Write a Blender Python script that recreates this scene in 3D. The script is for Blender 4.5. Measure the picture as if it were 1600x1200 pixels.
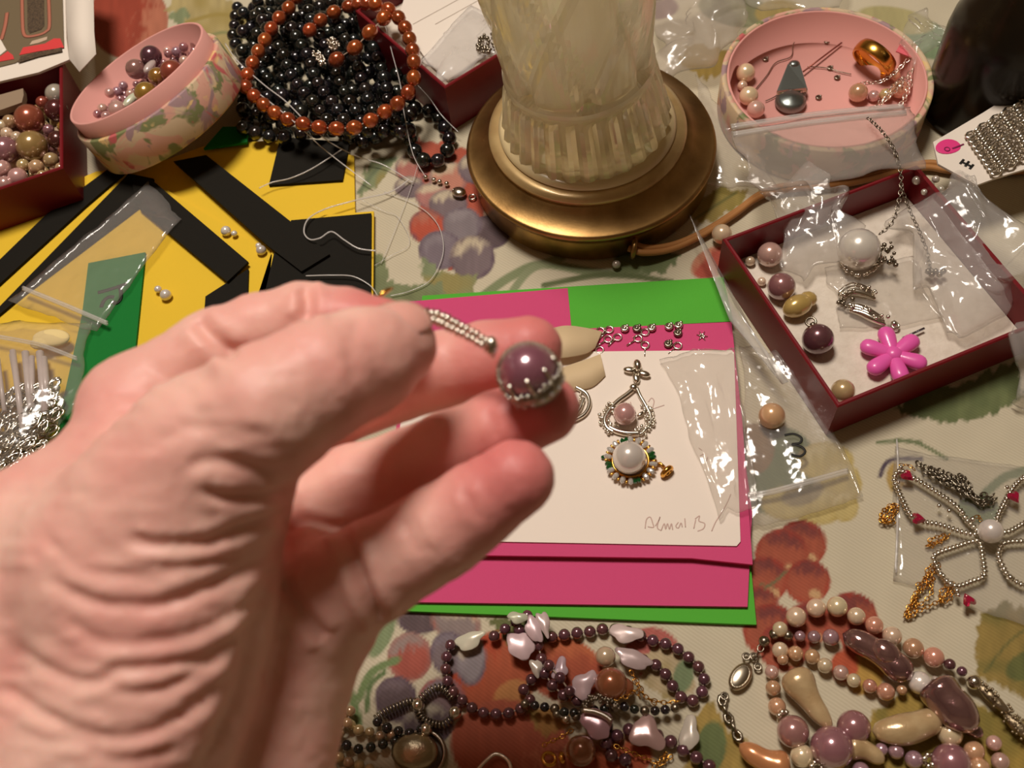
import bpy, bmesh, math, random
import numpy as np
from mathutils import Vector, Matrix

for _o in list(bpy.data.objects):
    bpy.data.objects.remove(_o)
scene = bpy.context.scene
COL = scene.collection
rnd = random.Random(7)
np.random.seed(7)

# ------------------------------------------------------------------ camera
F = 1570.0            # focal length in pixels of the 1600x1200 frame
CH = 0.40             # camera height over the table cloth
_D = np.array([(940 - 800) / F, -(1543 - 600) / F, -1.0]); _D /= np.linalg.norm(_D)   # straight down, in camera axes
_Z = -_D; _f = np.array([0, 0, -1.0]); _Y = _f - _f.dot(_Z) * _Z; _Y /= np.linalg.norm(_Y); _X = np.cross(_Y, _Z)
CM = np.array([_X, _Y, _Z])
CAM = np.array([0.0, 0.0, CH])
cd = bpy.data.cameras.new('camera'); cam = bpy.data.objects.new('camera', cd); COL.objects.link(cam)
cd.sensor_fit = 'HORIZONTAL'; cd.sensor_width = 36.0; cd.lens = F / 1600 * 36.0
cd.clip_start = 0.01; cd.clip_end = 50
m4 = np.eye(4); m4[:3, :3] = CM; m4[:3, 3] = CAM
cam.matrix_world = Matrix(m4.tolist())
cd.dof.use_dof = True; cd.dof.focus_distance = 0.455; cd.dof.aperture_fstop = 14.0
scene.camera = cam

# ------------------------------------------------------------------ light
w = bpy.data.worlds.new('room'); scene.world = w; w.use_nodes = True
bg = w.node_tree.nodes['Background']; bg.inputs[0].default_value = (1.0, 0.72, 0.48, 1); bg.inputs[1].default_value = 0.0
def area(name, loc, target, size, power, col):
    l = bpy.data.lights.new(name, 'AREA'); l.shape = 'DISK'; l.size = size; l.energy = power; l.color = col
    o = bpy.data.objects.new(name, l); COL.objects.link(o); o.location = loc
    o.rotation_euler = (Vector(target) - Vector(loc)).to_track_quat('-Z', 'Y').to_euler()
    return o
LX, LY, LZ = -0.14, 0.63, 1.40          # the hanging lamp over the table
area('hanging_lamp_offscreen', (LX, LY, LZ), (LX, LY, 0), 0.40, 18.5, (1.0, 0.905, 0.81))
scene.view_settings.view_transform = 'Standard'; scene.view_settings.look = 'None'
scene.view_settings.exposure = 0.0; scene.view_settings.gamma = 1.0
scene.view_settings.use_curve_mapping = False
scene.cycles.transparent_max_bounces = 32

# ------------------------------------------------------------------ pixel -> place
def ray(px, py):
    return CM @ np.array([(px - 800) / F, (600 - py) / F, -1.0])
def P(px, py, z=0.0):                       # the point over pixel (px,py) at height z
    r = ray(px, py); return CAM + r * ((z - CH) / r[2])
def PD(px, py, d):                          # the point at depth d (held things)
    return CAM + ray(px, py) * d
def PL(px, py, p0, n):                      # the point in a tilted plane
    r = ray(px, py); return CAM + r * (np.dot(np.array(p0) - CAM, n) / np.dot(r, n))
def proj(p):
    c = (np.asarray(p) - CAM) @ CM
    return 800 + F * c[..., 0] / -c[..., 2], 600 - F * c[..., 1] / -c[..., 2], -c[..., 2]
def MPP(px, py, z=0.0):                     # metres per pixel there
    return proj(P(px, py, z))[2] / F

# ------------------------------------------------------------------ materials
def S(r, g, b):
    f = lambda c: (c / 255 / 12.92) if c / 255 <= 0.04045 else ((c / 255 + 0.055) / 1.055) ** 2.4
    return (f(r), f(g), f(b))
MATS = {}
def mat(name, col, rough=0.5, metal=0.0, coat=0.0, coat_rough=0.1, var=0.0, huevar=0.0, noise=None, bump=None, trans=0.0, ior=1.45, sss=0.0, spec=0.5, sheen=0.0, coat_ior=1.5):
    if name in MATS: return MATS[name]
    m = bpy.data.materials.new(name); m.use_nodes = True; nt = m.node_tree; b = nt.nodes['Principled BSDF']
    I = b.inputs
    I['Base Color'].default_value = (*col, 1); I['Roughness'].default_value = rough; I['Metallic'].default_value = metal
    I['Coat Weight'].default_value = coat; I['Coat IOR'].default_value = coat_ior; I['Coat Roughness'].default_value = coat_rough
    I['Transmission Weight'].default_value = trans; I['IOR'].default_value = ior; I['Specular IOR Level'].default_value = spec
    I['Sheen Weight'].default_value = sheen
    if sss:
        I['Subsurface Weight'].default_value = sss; I['Subsurface Radius'].default_value = (1.0, 0.35, 0.2); I['Subsurface Scale'].default_value = 0.003
    last = None
    tc = None
    def tco():
        nonlocal tc
        if tc is None: tc = nt.nodes.new('ShaderNodeTexCoord')
        return tc
    if var or huevar:
        oi = nt.nodes.new('ShaderNodeObjectInfo'); hs = nt.nodes.new('ShaderNodeHueSaturation'); hs.inputs['Color'].default_value = (*col, 1)
        mr = nt.nodes.new('ShaderNodeMapRange'); mr.inputs[3].default_value = 1 - var; mr.inputs[4].default_value = 1 + var
        nt.links.new(oi.outputs['Random'], mr.inputs[0]); nt.links.new(mr.outputs[0], hs.inputs['Value'])
        if huevar:
            mu = nt.nodes.new('ShaderNodeMath'); mu.operation = 'MULTIPLY'; mu.inputs[1].default_value = 7.31
            fr = nt.nodes.new('ShaderNodeMath'); fr.operation = 'FRACT'
            m2 = nt.nodes.new('ShaderNodeMapRange'); m2.inputs[3].default_value = 0.5 - huevar; m2.inputs[4].default_value = 0.5 + huevar
            nt.links.new(oi.outputs['Random'], mu.inputs[0]); nt.links.new(mu.outputs[0], fr.inputs[0]); nt.links.new(fr.outputs[0], m2.inputs[0]); nt.links.new(m2.outputs[0], hs.inputs['Hue'])
        last = hs.outputs[0]
    if noise:      # (scale, second colour, amount)
        n = nt.nodes.new('ShaderNodeTexNoise'); n.inputs['Scale'].default_value = noise[0]; n.inputs['Detail'].default_value = 5
        nt.links.new(tco().outputs['Object'], n.inputs['Vector'])
        mp = nt.nodes.new('ShaderNodeMapRange'); mp.inputs[1].default_value = 0.35; mp.inputs[2].default_value = 0.7; mp.inputs[3].default_value = 0; mp.inputs[4].default_value = noise[2]
        nt.links.new(n.outputs[0], mp.inputs[0])
        mx = nt.nodes.new('ShaderNodeMix'); mx.data_type = 'RGBA'; mx.inputs[6].default_value = (*col, 1); mx.inputs[7].default_value = (*noise[1], 1)
        if last: nt.links.new(last, mx.inputs[6])
        nt.links.new(mp.outputs[0], mx.inputs[0]); last = mx.outputs[2]
    if last: nt.links.new(last, I['Base Color'])
    if bump:       # (scale, strength, distance)
        n = nt.nodes.new('ShaderNodeTexNoise'); n.inputs['Scale'].default_value = bump[0]; n.inputs['Detail'].default_value = 4
        nt.links.new(tco().outputs['Object'], n.inputs['Vector'])
        bp = nt.nodes.new('ShaderNodeBump'); bp.inputs['Strength'].default_value = bump[1]; bp.inputs['Distance'].default_value = bump[2]
        nt.links.new(n.outputs[0], bp.inputs['Height']); nt.links.new(bp.outputs[0], I['Normal'])
    MATS[name] = m
    return m

def pearlmat(name, rgb, var=0.15, hue=0.02, metal=0.25):
    return mat(name, S(*rgb), rough=0.26, metal=metal, coat=1.0, coat_rough=0.08, coat_ior=2.1 if sum(rgb) > 330 else 1.6, var=var, huevar=hue)
PE = {
 'white': pearlmat('pearl_white', (232, 222, 210)), 'cream': pearlmat('pearl_cream', (226, 200, 165)),
 'peach': pearlmat('pearl_peach', (214, 160, 125)), 'champ': pearlmat('pearl_champagne', (196, 165, 118)),
 'mauve': pearlmat('pearl_mauve', (160, 108, 108)), 'lilac': pearlmat('pearl_lilac', (168, 130, 138)),
 'purple': pearlmat('pearl_purple', (106, 66, 74), metal=0.4), 'bronze': pearlmat('pearl_bronze', (158, 92, 62), metal=0.4),
 'dark': pearlmat('pearl_dark_bronze', (92, 50, 42), metal=0.4), 'gold': pearlmat('pearl_gold', (178, 128, 58), metal=0.4),
 'copper': pearlmat('pearl_copper', (176, 82, 38), metal=0.55, var=0.25, hue=0.006), 'grey': pearlmat('pearl_grey', (188, 176, 160)),
 'black': pearlmat('pearl_black', (30, 33, 36), metal=0.5, var=0.5, hue=0.5), 'olive': pearlmat('pearl_olive', (172, 142, 84)),
 'pink': pearlmat('pearl_pink', (214, 168, 156)),
}
SILVER = mat('silver', S(226, 218, 204), 0.2, 1.0)
SILVERD = mat('silver_dark', S(150, 140, 124), 0.3, 1.0)
GOLD = mat('gold', S(226, 168, 78), 0.22, 1.0)
BRASS = mat('aged_brass', S(184, 146, 92), 0.38, 1.0, noise=(60, S(128, 96, 56), 0.8), bump=(900, 0.06, 0.0005))
BRASSL = mat('brass_side', S(196, 156, 84), 0.33, 1.0, noise=(80, S(110, 84, 36), 0.7))
GREEN = mat('foam_green', S(84, 174, 54), 0.8, bump=(2500, 0.25, 0.0003), spec=0.25)
GREEND = mat('foam_dark_green', S(20, 118, 46), 0.8, bump=(2500, 0.2, 0.0003), spec=0.25)
PINK = mat('foam_pink', S(208, 76, 122), 0.8, bump=(2500, 0.25, 0.0003), spec=0.25)
YELLOW = mat('foam_yellow', S(232, 192, 52), 0.8, bump=(2500, 0.25, 0.0003), spec=0.25)
BLACK = mat('foam_black', S(26, 23, 17), 0.8, bump=(2500, 0.3, 0.0003), spec=0.2)
CARD = mat('white_card', S(240, 226, 212), 0.7, bump=(1500, 0.08, 0.0003))
PAPER = mat('paper', S(232, 220, 206), 0.7)
COTTON = mat('cotton_lining', S(226, 214, 198), 0.95, noise=(200, S(206, 192, 174), 0.6), bump=(500, 0.4, 0.001), sheen=0.3)
RED = mat('maroon_box', S(116, 14, 24), 0.42, bump=(1800, 0.12, 0.0004))
REDD = RED
PINKP = mat('pink_paper', S(224, 160, 150), 0.75)
INK = mat('pencil', S(204, 172, 160), 0.7)
MARK = mat('black_marker', S(22, 20, 14), 0.6)
RUBY = mat('ruby', S(190, 20, 70), 0.08, 0.1, coat=1.0, trans=0.4, ior=1.7)
EMER = mat('emerald', S(20, 90, 40), 0.1, coat=1.0, trans=0.3, ior=1.6)
CRYST = mat('crystal_stone', S(240, 236, 230), 0.05, 0.3, coat=1.0, trans=0.4, ior=1.8)
SHELL = mat('shell_chip', S(200, 186, 174), 0.3, 0.15, coat=0.5, var=0.15, huevar=0.12)
BAROQ = mat('baroque_champagne', S(206, 178, 134), 0.28, 0.2, coat=0.8, noise=(120, S(170, 130, 84), 0.6), bump=(160, 0.3, 0.002))
BAROM = mat('baroque_mauve', S(158, 116, 110), 0.16, 0.7, coat=0.9, coat_ior=2.0, noise=(90, S(96, 56, 66), 0.8), bump=(110, 0.3, 0.003))
CORD = mat('lamp_cord', S(176, 122, 70), 0.4)
RIBBON = mat('beige_ribbon', S(214, 188, 148), 0.7)
FLOWER = mat('pink_plastic', S(236, 96, 176), 0.35, coat=0.3)
PEARLSTR = mat('thread', S(180, 160, 140), 0.6)
def filmmat(name, haze, gloss, rough, tint=(0.9, 0.86, 0.82)):
    m = bpy.data.materials.new(name); m.use_nodes = True; nt = m.node_tree; nt.nodes.remove(nt.nodes['Principled BSDF'])
    out = nt.nodes['Material Output']
    t = nt.nodes.new('ShaderNodeBsdfTransparent'); t.inputs[0].default_value = (0.985, 0.98, 0.97, 1)
    g = nt.nodes.new('ShaderNodeBsdfGlossy'); g.inputs['Roughness'].default_value = rough
    d = nt.nodes.new('ShaderNodeBsdfDiffuse'); d.inputs[0].default_value = (*tint, 1)
    lw = nt.nodes.new('ShaderNodeLayerWeight'); lw.inputs[0].default_value = 0.5
    tc = nt.nodes.new('ShaderNodeTexCoord'); n = nt.nodes.new('ShaderNodeTexNoise'); n.inputs['Scale'].default_value = 75; n.inputs['Detail'].default_value = 2
    bp = nt.nodes.new('ShaderNodeBump'); bp.inputs['Strength'].default_value = 0.55; bp.inputs['Distance'].default_value = 0.004
    nt.links.new(tc.outputs['Object'], n.inputs['Vector']); nt.links.new(n.outputs[0], bp.inputs['Height'])
    nt.links.new(bp.outputs[0], g.inputs['Normal']); nt.links.new(bp.outputs[0], lw.inputs['Normal'])
    a = nt.nodes.new('ShaderNodeMixShader'); a.inputs[0].default_value = haze
    b = nt.nodes.new('ShaderNodeMixShader')
    nt.links.new(t.outputs[0], a.inputs[1]); nt.links.new(d.outputs[0], a.inputs[2])
    pw = nt.nodes.new('ShaderNodeMath'); pw.operation = 'POWER'; pw.inputs[1].default_value = 3.0; nt.links.new(lw.outputs['Facing'], pw.inputs[0])
    mr = nt.nodes.new('ShaderNodeMapRange'); mr.inputs[3].default_value = 0.05; mr.inputs[4].default_value = 0.65; nt.links.new(pw.outputs[0], mr.inputs[0])
    nt.links.new(mr.outputs[0], b.inputs[0]); nt.links.new(a.outputs[0], b.inputs[1]); nt.links.new(g.outputs[0], b.inputs[2])
    nt.links.new(b.outputs[0], out.inputs['Surface'])
    return m
FILM = filmmat('plastic_film', 0.08, 0.16, 0.10)
FILMH = filmmat('hazy_plastic_film', 0.08, 0.16, 0.14)
FILMC = filmmat('crumpled_plastic_film', 0.16, 0.2, 0.12)
FILMZ = filmmat('zip_bag_film', 0.20, 0.2, 0.2, (0.62, 0.54, 0.48))
FILMW = filmmat('milky_plastic_film', 0.30, 0.2, 0.2)
THREAD = filmmat('nylon_thread', 0.45, 0.45, 0.15)

# ------------------------------------------------------------------ mesh helpers
def wloc(o):
    v = np.zeros(3)
    while o is not None:
        v = v + np.array(o.location); o = o.parent
    return v
def mesh_from(name, V, Fc, m=None, smooth=True):
    me = bpy.data.meshes.new(name); me.from_pydata([tuple(map(float, v)) for v in V], [], [tuple(int(i) for i in f) for f in Fc])
    if smooth: me.polygons.foreach_set('use_smooth', [True] * len(me.polygons))
    if m: me.materials.append(m)
    me.update(); return me
def props(o, label=None, cat=None, group=None, kind=None):
    if label: o['label'] = label
    if cat: o['category'] = cat
    if group: o['group'] = group
    if kind: o['kind'] = kind
    return o
def thing(name, label, cat, loc, group=None):
    o = bpy.data.objects.new(name, None); o.empty_display_size = 0.01; COL.objects.link(o); o.location = tuple(map(float, loc))
    return props(o, label, cat, group)
def part(name, G, m, parent, smooth=True, kind=None, label=None):       # geometry in world metres
    V, Fc = G; V = np.asarray(V, float) - wloc(parent)
    o = bpy.data.objects.new(name, mesh_from(name, V, Fc, m, smooth)); COL.objects.link(o); o.parent = parent
    return props(o, label=label, kind=kind)
def solo(name, G, m, label, cat, group=None, smooth=True, kind=None):    # a thing of one mesh
    V, Fc = G; V = np.asarray(V, float); base = np.array([V[:, 0].mean(), V[:, 1].mean(), V[:, 2].min()])
    o = bpy.data.objects.new(name, mesh_from(name, V - base, Fc, m, smooth)); COL.objects.link(o); o.location = tuple(base)
    return props(o, label, cat, group, kind)
def inst(name, me, loc, scale=1.0, rot=None, parent=None):              # shares mesh data
    o = bpy.data.objects.new(name, me); COL.objects.link(o)
    M = Matrix(rot.tolist()).to_4x4() if rot is not None else Matrix.Identity(4)
    s = (scale,) * 3 if np.isscalar(scale) else scale
    M = M @ Matrix.Diagonal((*map(float, s), 1))
    l = np.asarray(loc, float) - (wloc(parent) if parent is not None else 0)
    M.translation = Vector(l.tolist())
    o.parent = parent; o.matrix_basis = M
    return o
def merge(*gs):
    V = []; Fc = []; n = 0
    for v, f in gs:
        v = np.asarray(v, float); V.append(v); Fc += [tuple(i + n for i in q) for q in f]; n += len(v)
    return np.concatenate(V), Fc
def frame(t, up=(0, 0, 1)):
    t = np.asarray(t, float); t = t / (np.linalg.norm(t) + 1e-12); u = np.asarray(up, float)
    if abs(np.dot(t, u)) > 0.97: u = np.array([1.0, 0, 0])
    b = np.cross(u, t); b /= np.linalg.norm(b); n = np.cross(t, b)
    return np.column_stack([t, b, n])      # local x runs along t
def tube(path, r, n=8, closed=False, flat=1.0):
    path = np.asarray(path, float); k = len(path); r = np.broadcast_to(np.asarray(r, float), (k,))
    V = []; Fc = []
    for i in range(k):
        if closed: t = path[(i + 1) % k] - path[i - 1]
        else: t = path[min(i + 1, k - 1)] - path[max(i - 1, 0)]
        R = frame(t)
        for j in range(n):
            a = 2 * math.pi * j / n; V.append(path[i] + r[i] * (math.cos(a) * R[:, 1] + flat * math.sin(a) * R[:, 2]))
    for i in range(k if closed else k - 1):
        for j in range(n):
            a, b = i * n + j, i * n + (j + 1) % n; c, d = ((i + 1) % k) * n + (j + 1) % n, ((i + 1) % k) * n + j
            Fc.append((a, b, c, d))
    if not closed:
        Fc.append(tuple(range(n - 1, -1, -1))); Fc.append(tuple((k - 1) * n + j for j in range(n)))
    return np.array(V), Fc
def lathe(prof, n=48, c=(0, 0, 0), R=None, closed=False, rfun=None):
    V = []; Fc = []; k = len(prof)
    for i, (r, z) in enumerate(prof):
        for j in range(n):
            a = 2 * math.pi * j / n; rr = r * (rfun(i, a) if rfun else 1)
            V.append((rr * math.cos(a), rr * math.sin(a), z))
    for i in range(k if closed else k - 1):
        for j in range(n):
            i2 = (i + 1) % k
            Fc.append((i * n + j, i * n + (j + 1) % n, i2 * n + (j + 1) % n, i2 * n + j))
    if not closed:
        if prof[0][0] > 1e-6: Fc.append(tuple(range(n - 1, -1, -1)))
        if prof[-1][0] > 1e-6: Fc.append(tuple((k - 1) * n + j for j in range(n)))
    V = np.array(V)
    if R is not None: V = V @ np.asarray(R).T
    return V + np.asarray(c), Fc
def prism(top, thick, dirv=(0, 0, -1)):               # a flat plate: polygon `top` (3D) and its thickness
    top = np.asarray(top, float); n = len(top); bot = top + np.asarray(dirv) * thick
    a = top[1] - top[0]; nrm = np.zeros(3)
    for i in range(n): nrm += np.cross(top[i] - top[0], top[(i + 1) % n] - top[0])
    idx = list(range(n)); Fc = []
    if np.dot(nrm, dirv) > 0: idx = idx[::-1]
    Fc.append(tuple(idx)); Fc.append(tuple(n + i for i in idx[::-1]))
    for q in range(n):
        i, j = idx[q], idx[(q + 1) % n]; Fc.append((j, i, n + i, n + j))
    return np.concatenate([top, bot]), Fc
def plate(px, z, th):                                 # polygon drawn over the photo at height z (its top)
    return prism([P(x, y, z) for x, y in px], th)
def bar(a, b, wdt, hgt):
    a = np.asarray(a, float); b = np.asarray(b, float); R = frame(b - a); V = []
    for p in (a, b):
        for s, t in ((-1, -1), (1, -1), (1, 1), (-1, 1)): V.append(p + R[:, 1] * s * wdt / 2 + R[:, 2] * t * hgt / 2)
    return np.array(V), [(3, 2, 1, 0), (4, 5, 6, 7), (0, 1, 5, 4), (1, 2, 6, 5), (2, 3, 7, 6), (3, 0, 4, 7)]
def ico(sub=2):
    bm = bmesh.new(); bmesh.ops.create_icosphere(bm, subdivisions=sub, radius=1.0)
    V = np.array([v.co[:] for v in bm.verts]); Fc = [tuple(v.index for v in f.verts) for f in bm.faces]; bm.free(); return V, Fc
ICO = {s: ico(s) for s in (1, 2, 3)}
def ell(c, rad, R=None, sub=2):
    V, Fc = ICO[sub]; V = V * np.asarray(rad)
    if R is not None: V = V @ np.asarray(R).T
    return V + np.asarray(c), Fc
def torus(c, R0, r, R=None, n=14, k=6, oval=1.0):
    V = []; Fc = []
    for i in range(n):
        a = 2 * math.pi * i / n
        for j in range(k):
            b = 2 * math.pi * j / k; q = R0 + r * math.cos(b); V.append((q * math.cos(a) * oval, q * math.sin(a), r * math.sin(b)))
    for i in range(n):
        for j in range(k): Fc.append((i * k + j, ((i + 1) % n) * k + j, ((i + 1) % n) * k + (j + 1) % k, i * k + (j + 1) % k))
    V = np.array(V)
    if R is not None: V = V @ np.asarray(R).T
    return V + np.asarray(c), Fc
def catmull(pts, closed=False, per=10):
    pts = np.asarray(pts, float); n = len(pts); out = []
    for i in range(n if closed else n - 1):
        g = (lambda q: pts[q % n]) if closed else (lambda q: pts[min(max(q, 0), n - 1)])
        a, b, c, d = g(i - 1), g(i), g(i + 1), g(i + 2)
        for s in range(per):
            t = s / per
            out.append(0.5 * (2 * b + (c - a) * t + (2 * a - 5 * b + 4 * c - d) * t * t + (3 * b - a - 3 * c + d) * t ** 3))
    if not closed: out.append(pts[-1])
    return np.array(out)
def resample(path, step):
    seg = np.linalg.norm(np.diff(path, axis=0), axis=1); s = np.concatenate([[0], np.cumsum(seg)]); n = max(int(s[-1] / step), 1)
    t = np.linspace(0, s[-1], n + 1); return np.column_stack([np.interp(t, s, path[:, k]) for k in range(3)])
def pxpath(px, z=0.0, closed=False, per=10):          # (x, y) or (x, y, z)
    return catmull([P(q[0], q[1], q[2] if len(q) > 2 else z) for q in px], closed, per)
_BALL = {}
def ball(m, sub=2, bumpy=0.0):
    k = (m.name, sub)
    if k not in _BALL:
        V, Fc = ICO[sub]; _BALL[k] = mesh_from('pearl', V, Fc, m)
    return _BALL[k]
def noise2(x, y, seed=0):
    xi = np.floor(x).astype(np.int64); yi = np.floor(y).astype(np.int64); xf = x - xi; yf = y - yi
    def h(a, b):
        v = np.sin(a * 127.1 + b * 311.7 + seed * 74.7) * 43758.5453; return v - np.floor(v)
    u = xf * xf * (3 - 2 * xf); v = yf * yf * (3 - 2 * yf)
    return (h(xi, yi) * (1 - u) + h(xi + 1, yi) * u) * (1 - v) + (h(xi, yi + 1) * (1 - u) + h(xi + 1, yi + 1) * u) * v
def strand(name, label, px, z, bead, m, cat='necklace', group=None, closed=False, gap=1.02, oval=1.0, jit=0.0, string=True, parent=None, sub=2):
    """a string of pearls; bead is the diameter in metres, m a material or a list to cycle"""
    path = pxpath(px, z, closed)
    if closed: path = np.vstack([path, path[:1]])
    pts = resample(path, bead * gap * oval)
    if closed: pts = pts[:-1]
    if parent is None: parent = thing(name, label, cat, (pts[:, 0].mean(), pts[:, 1].mean(), 0), group)
    ms = m if isinstance(m, (list, tuple)) else [m]
    for i, p in enumerate(pts):
        t = pts[min(i + 1, len(pts) - 1)] - pts[max(i - 1, 0)]
        r = bead / 2 * (1 + jit * (rnd.random() - 0.5) * 2)
        inst('pearl', ball(ms[i % len(ms)], sub), p + np.array([rnd.uniform(-1, 1), rnd.uniform(-1, 1), 0]) * jit * bead * 0.3, (r * oval, r, r), frame(t), parent)
    if string: part('string', tube(pts, 0.00035, 5, closed), PEARLSTR, parent)
    return parent, pts
def chain_geo(pts, R0, r, oval=1.4):
    gs = []
    for i in range(len(pts) - 1):
        t = pts[i + 1] - pts[i]; Rm = frame(t)
        if i % 2: Rm = np.column_stack([Rm[:, 0], Rm[:, 2], -Rm[:, 1]])
        gs.append(torus((pts[i] + pts[i + 1]) / 2, R0, r, Rm, 8, 4, oval))
    return merge(*gs)
def chain(path, link, m, parent, name='chain', thick=0.2):
    pts = resample(path, link * 0.78); return part(name, chain_geo(pts, link / 2 * 0.72, link * thick / 2, 1.4), m, parent, kind='stuff')
def tri(x): return 2 * np.abs(x - np.floor(x + 0.5))
def film_geo(q, nx, ny, amp, seed, puff=0.0, folds=7, th=0.0004, bow=0.0):
    """a crumpled bag: corners q (4 points, in order), two skins joined at the rim"""
    q = [np.asarray(p, float) for p in q]; rs = np.random.RandomState(seed); u, v = np.meshgrid(np.linspace(0, 1, nx), np.linspace(0, 1, ny), indexing='ij')
    B = ((1 - u) * (1 - v))[..., None] * q[0] + (u * (1 - v))[..., None] * q[1] + (u * v)[..., None] * q[2] + ((1 - u) * v)[..., None] * q[3]
    h = np.zeros_like(u); tot = 0
    for k in range(folds):
        a = rs.uniform(0, math.pi); f = rs.uniform(0.8, 4.6); ph = rs.uniform(0, 1); wob = 0.25 * np.sin(rs.uniform(2, 6) * (u * math.sin(a) - v * math.cos(a)) + rs.uniform(0, 6))
        wgt = 1 / f; tot += wgt; h += wgt * (1 - tri((u * math.cos(a) + v * math.sin(a)) * f + ph + wob))
    h = h / tot
    edge = np.minimum(1, 6 * np.minimum(np.minimum(u, 1 - u), np.minimum(v, 1 - v)) + 0.35)
    lift = amp * h * edge + puff * np.sin(math.pi * u) * np.sin(math.pi * v)
    T = B.copy(); T[..., 2] += lift + th
    B = B.copy()
    for k in (0, 1):
        dn = (amp * 0.9 + 0.0015) * (noise2(u * 4 + k * 9, v * 4, seed) - 0.5) + 0.0012 * (noise2(u * 13 + k * 9, v * 13, seed + 1) - 0.5); T[..., k] += dn; B[..., k] += dn
    Bo = B.copy(); Bo[..., 2] += 0.12 * amp * h * edge
    V = np.concatenate([T.reshape(-1, 3), Bo.reshape(-1, 3)]); N = nx * ny; Fc = []
    ix = lambda i, j: i * ny + j
    for i in range(nx - 1):
        for j in range(ny - 1):
            Fc.append((ix(i, j), ix(i + 1, j), ix(i + 1, j + 1), ix(i, j + 1))); Fc.append((N + ix(i, j), N + ix(i, j + 1), N + ix(i + 1, j + 1), N + ix(i + 1, j)))
    rim = [ix(i, 0) for i in range(nx)] + [ix(nx - 1, j) for j in range(1, ny)] + [ix(i, ny - 1) for i in range(nx - 2, -1, -1)] + [ix(0, j) for j in range(ny - 2, 0, -1)]
    for a, b in zip(rim, rim[1:] + rim[:1]): Fc.append((b, a, N + a, N + b))
    return V, Fc
def bag(label, px, amp, seed, m=FILM, puff=0.0, n=(26, 26), folds=7, zips=(), zipr=0.0006, cat='plastic bag', name='plastic_bag', group=None):
    q = [P(*p) for p in px]; c = np.mean(q, axis=0)
    t = thing(name, label, cat, (c[0], c[1], min(p[2] for p in q)), group)
    part('film', film_geo(q, n[0], n[1], amp, seed, puff, folds), m, t)
    for zp in zips:
        pts = pxpath(zp); off = np.array([0.0, 0.0011, 0.0004])
        part('zip_seal', merge(tube(pts, zipr, 6), tube(pts + off, zipr, 6)), FILMW, t)
    return t
def open_box(name, label, c0, u, v, a, b, h, wall, m, lining=None, lin_h=0.008, z0=0.0, cat='box'):
    """tray: near corner c0 (xy), sides a along u and b along v"""
    u = np.append(np.asarray(u, float) / np.linalg.norm(u), 0); v = np.append(np.asarray(v, float) / np.linalg.norm(v), 0); o = np.array([c0[0], c0[1], z0])
    t = thing(name, label, cat, o + u * a / 2 + v * b / 2)
    def q(s, r, z): return o + u * s + v * r + np.array([0, 0, z])
    e = 0.0006
    ring = lambda d, z: [q(d, d, z), q(a - d, d, z), q(a - d, b - d, z), q(d, b - d, z)]
    V = np.array(ring(0, 0) + ring(0, h - e) + ring(e, h) + ring(wall - e, h) + ring(wall, h - e) + ring(wall, wall))
    Fc = [(3, 2, 1, 0)]
    for k in range(5):
        for i in range(4): Fc.append((k * 4 + i, k * 4 + (i + 1) % 4, k * 4 + 4 + (i + 1) % 4, k * 4 + 4 + i))
    Fc.append((20, 21, 22, 23))
    if np.cross(u[:2], v[:2]) < 0: Fc = [f[::-1] for f in Fc]
    part('tray', (V, Fc), m, t, smooth=False)
    if lining: part('lining', prism([q(s, r, lin_h) for s, r in ((wall + .0003, wall + .0003), (a - wall - .0003, wall + .0003), (a - wall - .0003, b - wall - .0003), (wall + .0003, b - wall - .0003))], lin_h - wall - .0002), lining, t, smooth=False)
    return t
def loose(px, py, z, rpx, m, label, group=None, name='pearl', sub=3, cat='pearl', squash=1.0):
    r = rpx * MPP(px, py, z); me = ball(PE[m] if isinstance(m, str) else m, sub)
    o = inst(name, me, P(px, py, z), (r, r, r * squash), frame((rnd.uniform(-1, 1), rnd.uniform(-1, 1), 0.2)))
    return props(o, label, cat, group)
def stroke(pxs, z, r, n=6, flat=0.25, per=8):
    return tube(pxpath(pxs, z, per=per), r, n, flat=flat)

# ================================================================== ROOM AND TABLE
def struct(name, G, m): 
    o = solo(name, G, m, None, None, smooth=False); o['kind'] = 'structure'; return o
def slab(x0, x1, y0, y1, z0, z1): return prism([(x0, y0, z1), (x1, y0, z1), (x1, y1, z1), (x0, y1, z1)], z1 - z0)
WALLM = mat('wall_paint', S(220, 204, 178), 0.8, bump=(60, 0.1, 0.002)); FLOORM = mat('wood_floor', S(120, 82, 50), 0.45, noise=(9, S(84, 54, 32), 0.8)); CEILM = mat('ceiling_paint', S(232, 226, 212), 0.9)
RX0, RX1, RY0, RY1, RZ0, RZ1 = -2.0, 2.0, -1.6, 2.6, -0.76, 1.66
struct('floor', slab(RX0, RX1, RY0, RY1, RZ0 - .1, RZ0), FLOORM); struct('ceiling', slab(RX0, RX1, RY0, RY1, RZ1, RZ1 + .1), CEILM)
struct('wall_left', slab(RX0 - .1, RX0, RY0, RY1, RZ0, RZ1), WALLM); struct('wall_right', slab(RX1, RX1 + .1, RY0, RY1, RZ0, RZ1), WALLM)
struct('wall_back', slab(RX0 - .1, RX1 + .1, RY1, RY1 + .1, RZ0, RZ1), WALLM); struct('wall_front', slab(RX0 - .1, RX1 + .1, RY0 - .1, RY0, RZ0, RZ1), WALLM)
tb = thing('dining_table', 'wooden table under the printed tablecloth', 'table', (0.03, 0.42, RZ0)); WOODM = mat('table_wood', S(110, 70, 40), .4, noise=(30, S(80, 48, 26), .8))
part('table_top', slab(-0.585, 0.645, -0.105, 0.945, -0.034, -0.0035), WOODM, tb, smooth=False)
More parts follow.
